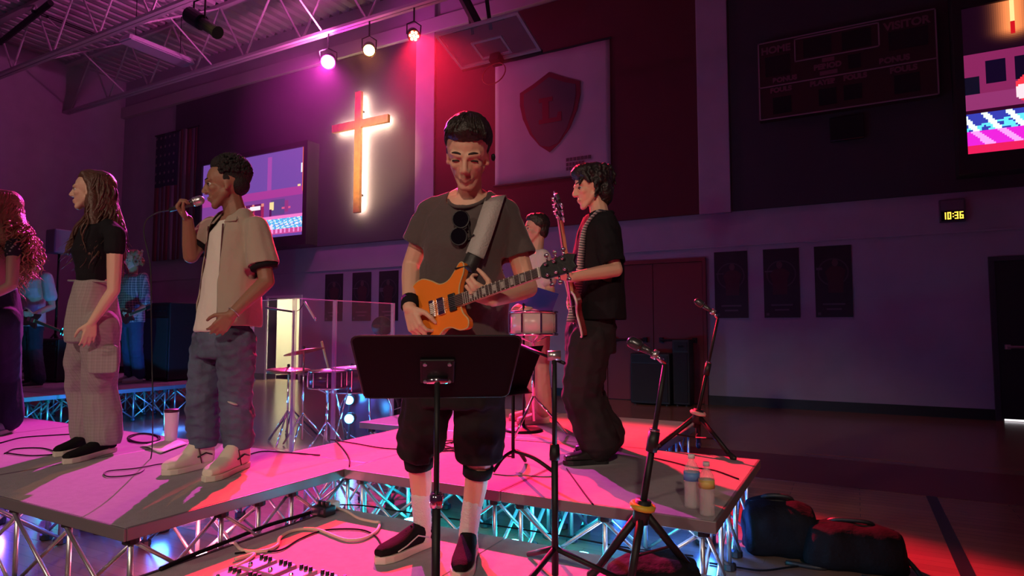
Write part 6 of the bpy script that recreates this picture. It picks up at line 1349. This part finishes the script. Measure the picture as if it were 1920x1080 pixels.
MB().lathe([(.036, 0), (.038, .004), (.046, .195), (.046, .2)], c, 24).build('cup', mat('white_enamel', (.82, .82, .78), .3), t, True); MB().lathe([(.0475, .198), (.0475, .212), (.04, .218), (.02, .219)], c, 24).build('lid', mat('maroon_lid', (.05, .015, .02), .4), t, True)
# crumpled sheet of paper
g = MB(); q = [onz(262, 838, Z2), onz(302, 852, Z2), onz(352, 834, Z2), onz(315, 826, Z2)]
for j in range(7):
    for i in range(7):
        u_, v_ = i/6, j/6; p = q[0].lerp(q[1], u_).lerp(q[3].lerp(q[2], u_), v_); g.v.append((p.x, p.y, Z2+.006+.018*abs(math.sin(u_*4+v_*2))*(.3+u_*(1-u_)*2)))
g.f = [(j*7+i, j*7+i+1, j*7+i+8, j*7+i+7) for j in range(6) for i in range(6)]; g.mi = [0]*36
o = solo(g, 'paper_sheet', m_white, 'creased white sheet of paper on the platform by the tumbler', 'paper', smooth=True); o.modifiers.new('s', 'SOLIDIFY').thickness = .0015
# cables
def cable(name, label, pts, z, r, m, cat='cable'):
    P3 = [onz(x, y, z)+V(0, 0, r+.0015) for x, y in pts]; return solo(MB().path(bez(P3, 8), r, 6), name, m_matte, label, cat, smooth=True)
m_wcord = mat('white_cord', (.72, .62, .50), .5)
ec = thing('extension_cord', 'thick white extension cord snaking over the low front deck', 'cord', onz(560, 1000, Z1))
MB().path(bez([onz(x, y, Z1)+V(0, 0, .009) for x, y in ((622, 953), (650, 962), (672, 975), (700, 982), (712, 984), (705, 1000), (680, 1014), (650, 1016), (625, 1008), (600, 998), (575, 995), (545, 1000), (525, 1012), (520, 1026), (500, 1036), (470, 1038), (452, 1034), (440, 1022))], 8), .0075, 8).build('cord', m_wcord, ec, True)
MB().path(bez([onz(x, y, Z1)+V(0, 0, .009) for x, y in ((440, 1053), (476, 1043), (462, 1056), (440, 1068))], 8), .0075, 8).build('cord', m_wcord, ec, True)
pc = onz(622, 955, Z1); MB().box(pc+V(-.035, -.03, .001), pc+V(.035, .03, .045)).build('socket_block', m_rubber, ec, bevel=.01)
cable('cable', 'black cable running beside the white cord on the low deck', ((440, 1040), (480, 1036), (525, 1034), (560, 1014), (600, 998), (640, 994), (680, 996), (705, 1008), (718, 1030)), Z1, .004, m_black)
cable('cable', 'black cable along the foot of the rear platform frame', ((618, 948), (680, 950), (760, 962), (850, 975), (960, 992), (1060, 1008), (1180, 1030), (1300, 1045)), Z1, .004, m_black)
cable('cable', 'bundle of black cable along the left edge of the low deck', ((300, 1072), (360, 1046), (430, 1018), (500, 990), (560, 972), (598, 960)), Z1, .009, m_black)
t = thing('power_strip', 'black power box where the cables meet at the inner corner', 'power strip', onz(606, 966, Z1)); c = onz(606, 966, Z1); MB().box(c+V(-.05, -.04, .001), c+V(.05, .04, .05)).build('box', m_joint, t, bevel=.008)
for i in range(3): MB().lathe([(.013, 0), (.013, .02)], c+V(-.03+.03*i, 0, .05), 10).build('plug', m_black, t)
cable('cable', 'coiled black cable on the platform beside the tumbler', [(270+28*math.cos(a)*(1+.1*math.sin(a*2.3)), 822+9*math.sin(a)+a*.2) for a in np.linspace(0, 14, 40)], Z2, .0045, m_black)
cable('cable', 'black cable looping over the platform behind the woman in plaid', ((8, 852), (30, 843), (80, 842), (105, 852), (60, 856), (20, 852), (12, 850)), Z2, .004, m_black)
cable('cable', 'long black cable crossing the platform behind the blonde woman', ((0, 832), (40, 822), (90, 818), (140, 815)), Z2, .004, m_black)
cable('cable', 'black cable from the singer shoe toward the inner corner', ((450, 860), (490, 848), (540, 850), (600, 855)), Z2, .0035, m_black)
cable('cable', 'black cable running from the drum shield across the platform', ((620, 826), (660, 832), (720, 842), (780, 844), (850, 842), (900, 850), (960, 858)), Z2, .004, m_black)
cable('cable', 'black cable hanging from the inner corner of the stage', ((628, 826), (645, 845), (655, 862), (655, 876)), Z2, .004, m_black)
cable('cable', 'tangled black cable behind the guitarist knee', [(845+22*math.cos(a*1.7), 838+10*math.sin(a)) for a in np.linspace(0, 12, 30)], Z2, .004, m_black)
cable('cable', 'black cable from the bass player toward the platform edge', ((1062, 880), (1080, 905), (1098, 930), (1112, 948)), Z2, .0035, m_black)
cable('cable', 'black cable crossing the platform behind the water bottles', ((1225, 860), (1260, 868), (1300, 878), (1340, 884), (1385, 900)), Z2, .004, m_black)
cable('cable', 'black cable trailing over the gym floor to the bags', ((1330, 1058), (1380, 1066), (1430, 1072), (1480, 1066), (1540, 1060)), 0, .005, m_black)
# pedalboard at the bottom edge
c = onz(492, 1047, Z1+.07); t = thing('pedalboard', 'pedalboard with a row of silver effect pedals at the bottom edge', 'pedalboard', c)
LB, WB = .58, .30; o3 = V(c.x, c.y, Z1)
for y in (0, -.075, -.15, -.225): box(o3+V(0, y-.055, .035), o3+V(LB, y, .05)).build('rail', m_blackmetal, t, bevel=.003)
for x in (0, LB-.02): box(o3+V(x, -.28, 0), o3+V(x+.02, 0, .05)).build('side_rail', m_steel, t, bevel=.003)
m_ped = [mat('pedal_silver', (.40, .38, .42), .35, .3, bump=.05), mat('pedal_grey', (.3, .28, .34), .4, .3), mat('pedal_white', (.45, .42, .44), .4)]
for i in range(10):
    x, y = .03+.105*(i % 5), -.02-.135*(i//5); a = o3+V(x, y-.115, .051); b = o3+V(x+.078, y, .092)
    p = box(a, b).build('pedal', m_ped[i % 3], t, bevel=.006)
    for k_ in range(3): MB().lathe([(.008, 0), (.0065, .014)], o3+V(x+.016+.023*k_, y-.022, .092), 10).build('knob', m_black, p)
    MB().lathe([(.008, 0), (.008, .006), (.005, .012)], o3+V(x+.039, y-.09, .092), 10).build('footswitch', m_chrome, p)
# ================================================================ thin stage haze in the back half of the hall
hz_ = bpy.data.materials.new('stage_haze'); hz_.use_nodes = True; nt = hz_.node_tree; nt.nodes.remove(nt.nodes['Principled BSDF'])
vs_n = nt.nodes.new('ShaderNodeVolumeScatter'); vs_n.inputs['Density'].default_value = .0045; vs_n.inputs['Anisotropy'].default_value = .35; vs_n.inputs['Color'].default_value = (1, 1, 1, 1)
nt.links.new(vs_n.outputs[0], nt.nodes['Material Output'].inputs['Volume'])
o = box((XL+.05, 5.6, .55), (XR-.2, WY-.62, 6.8)).build('stage_haze', hz_); o['label'] = 'thin stage haze drifting under the lamps at the back of the hall'; o['category'] = 'haze'; o['kind'] = 'stuff'
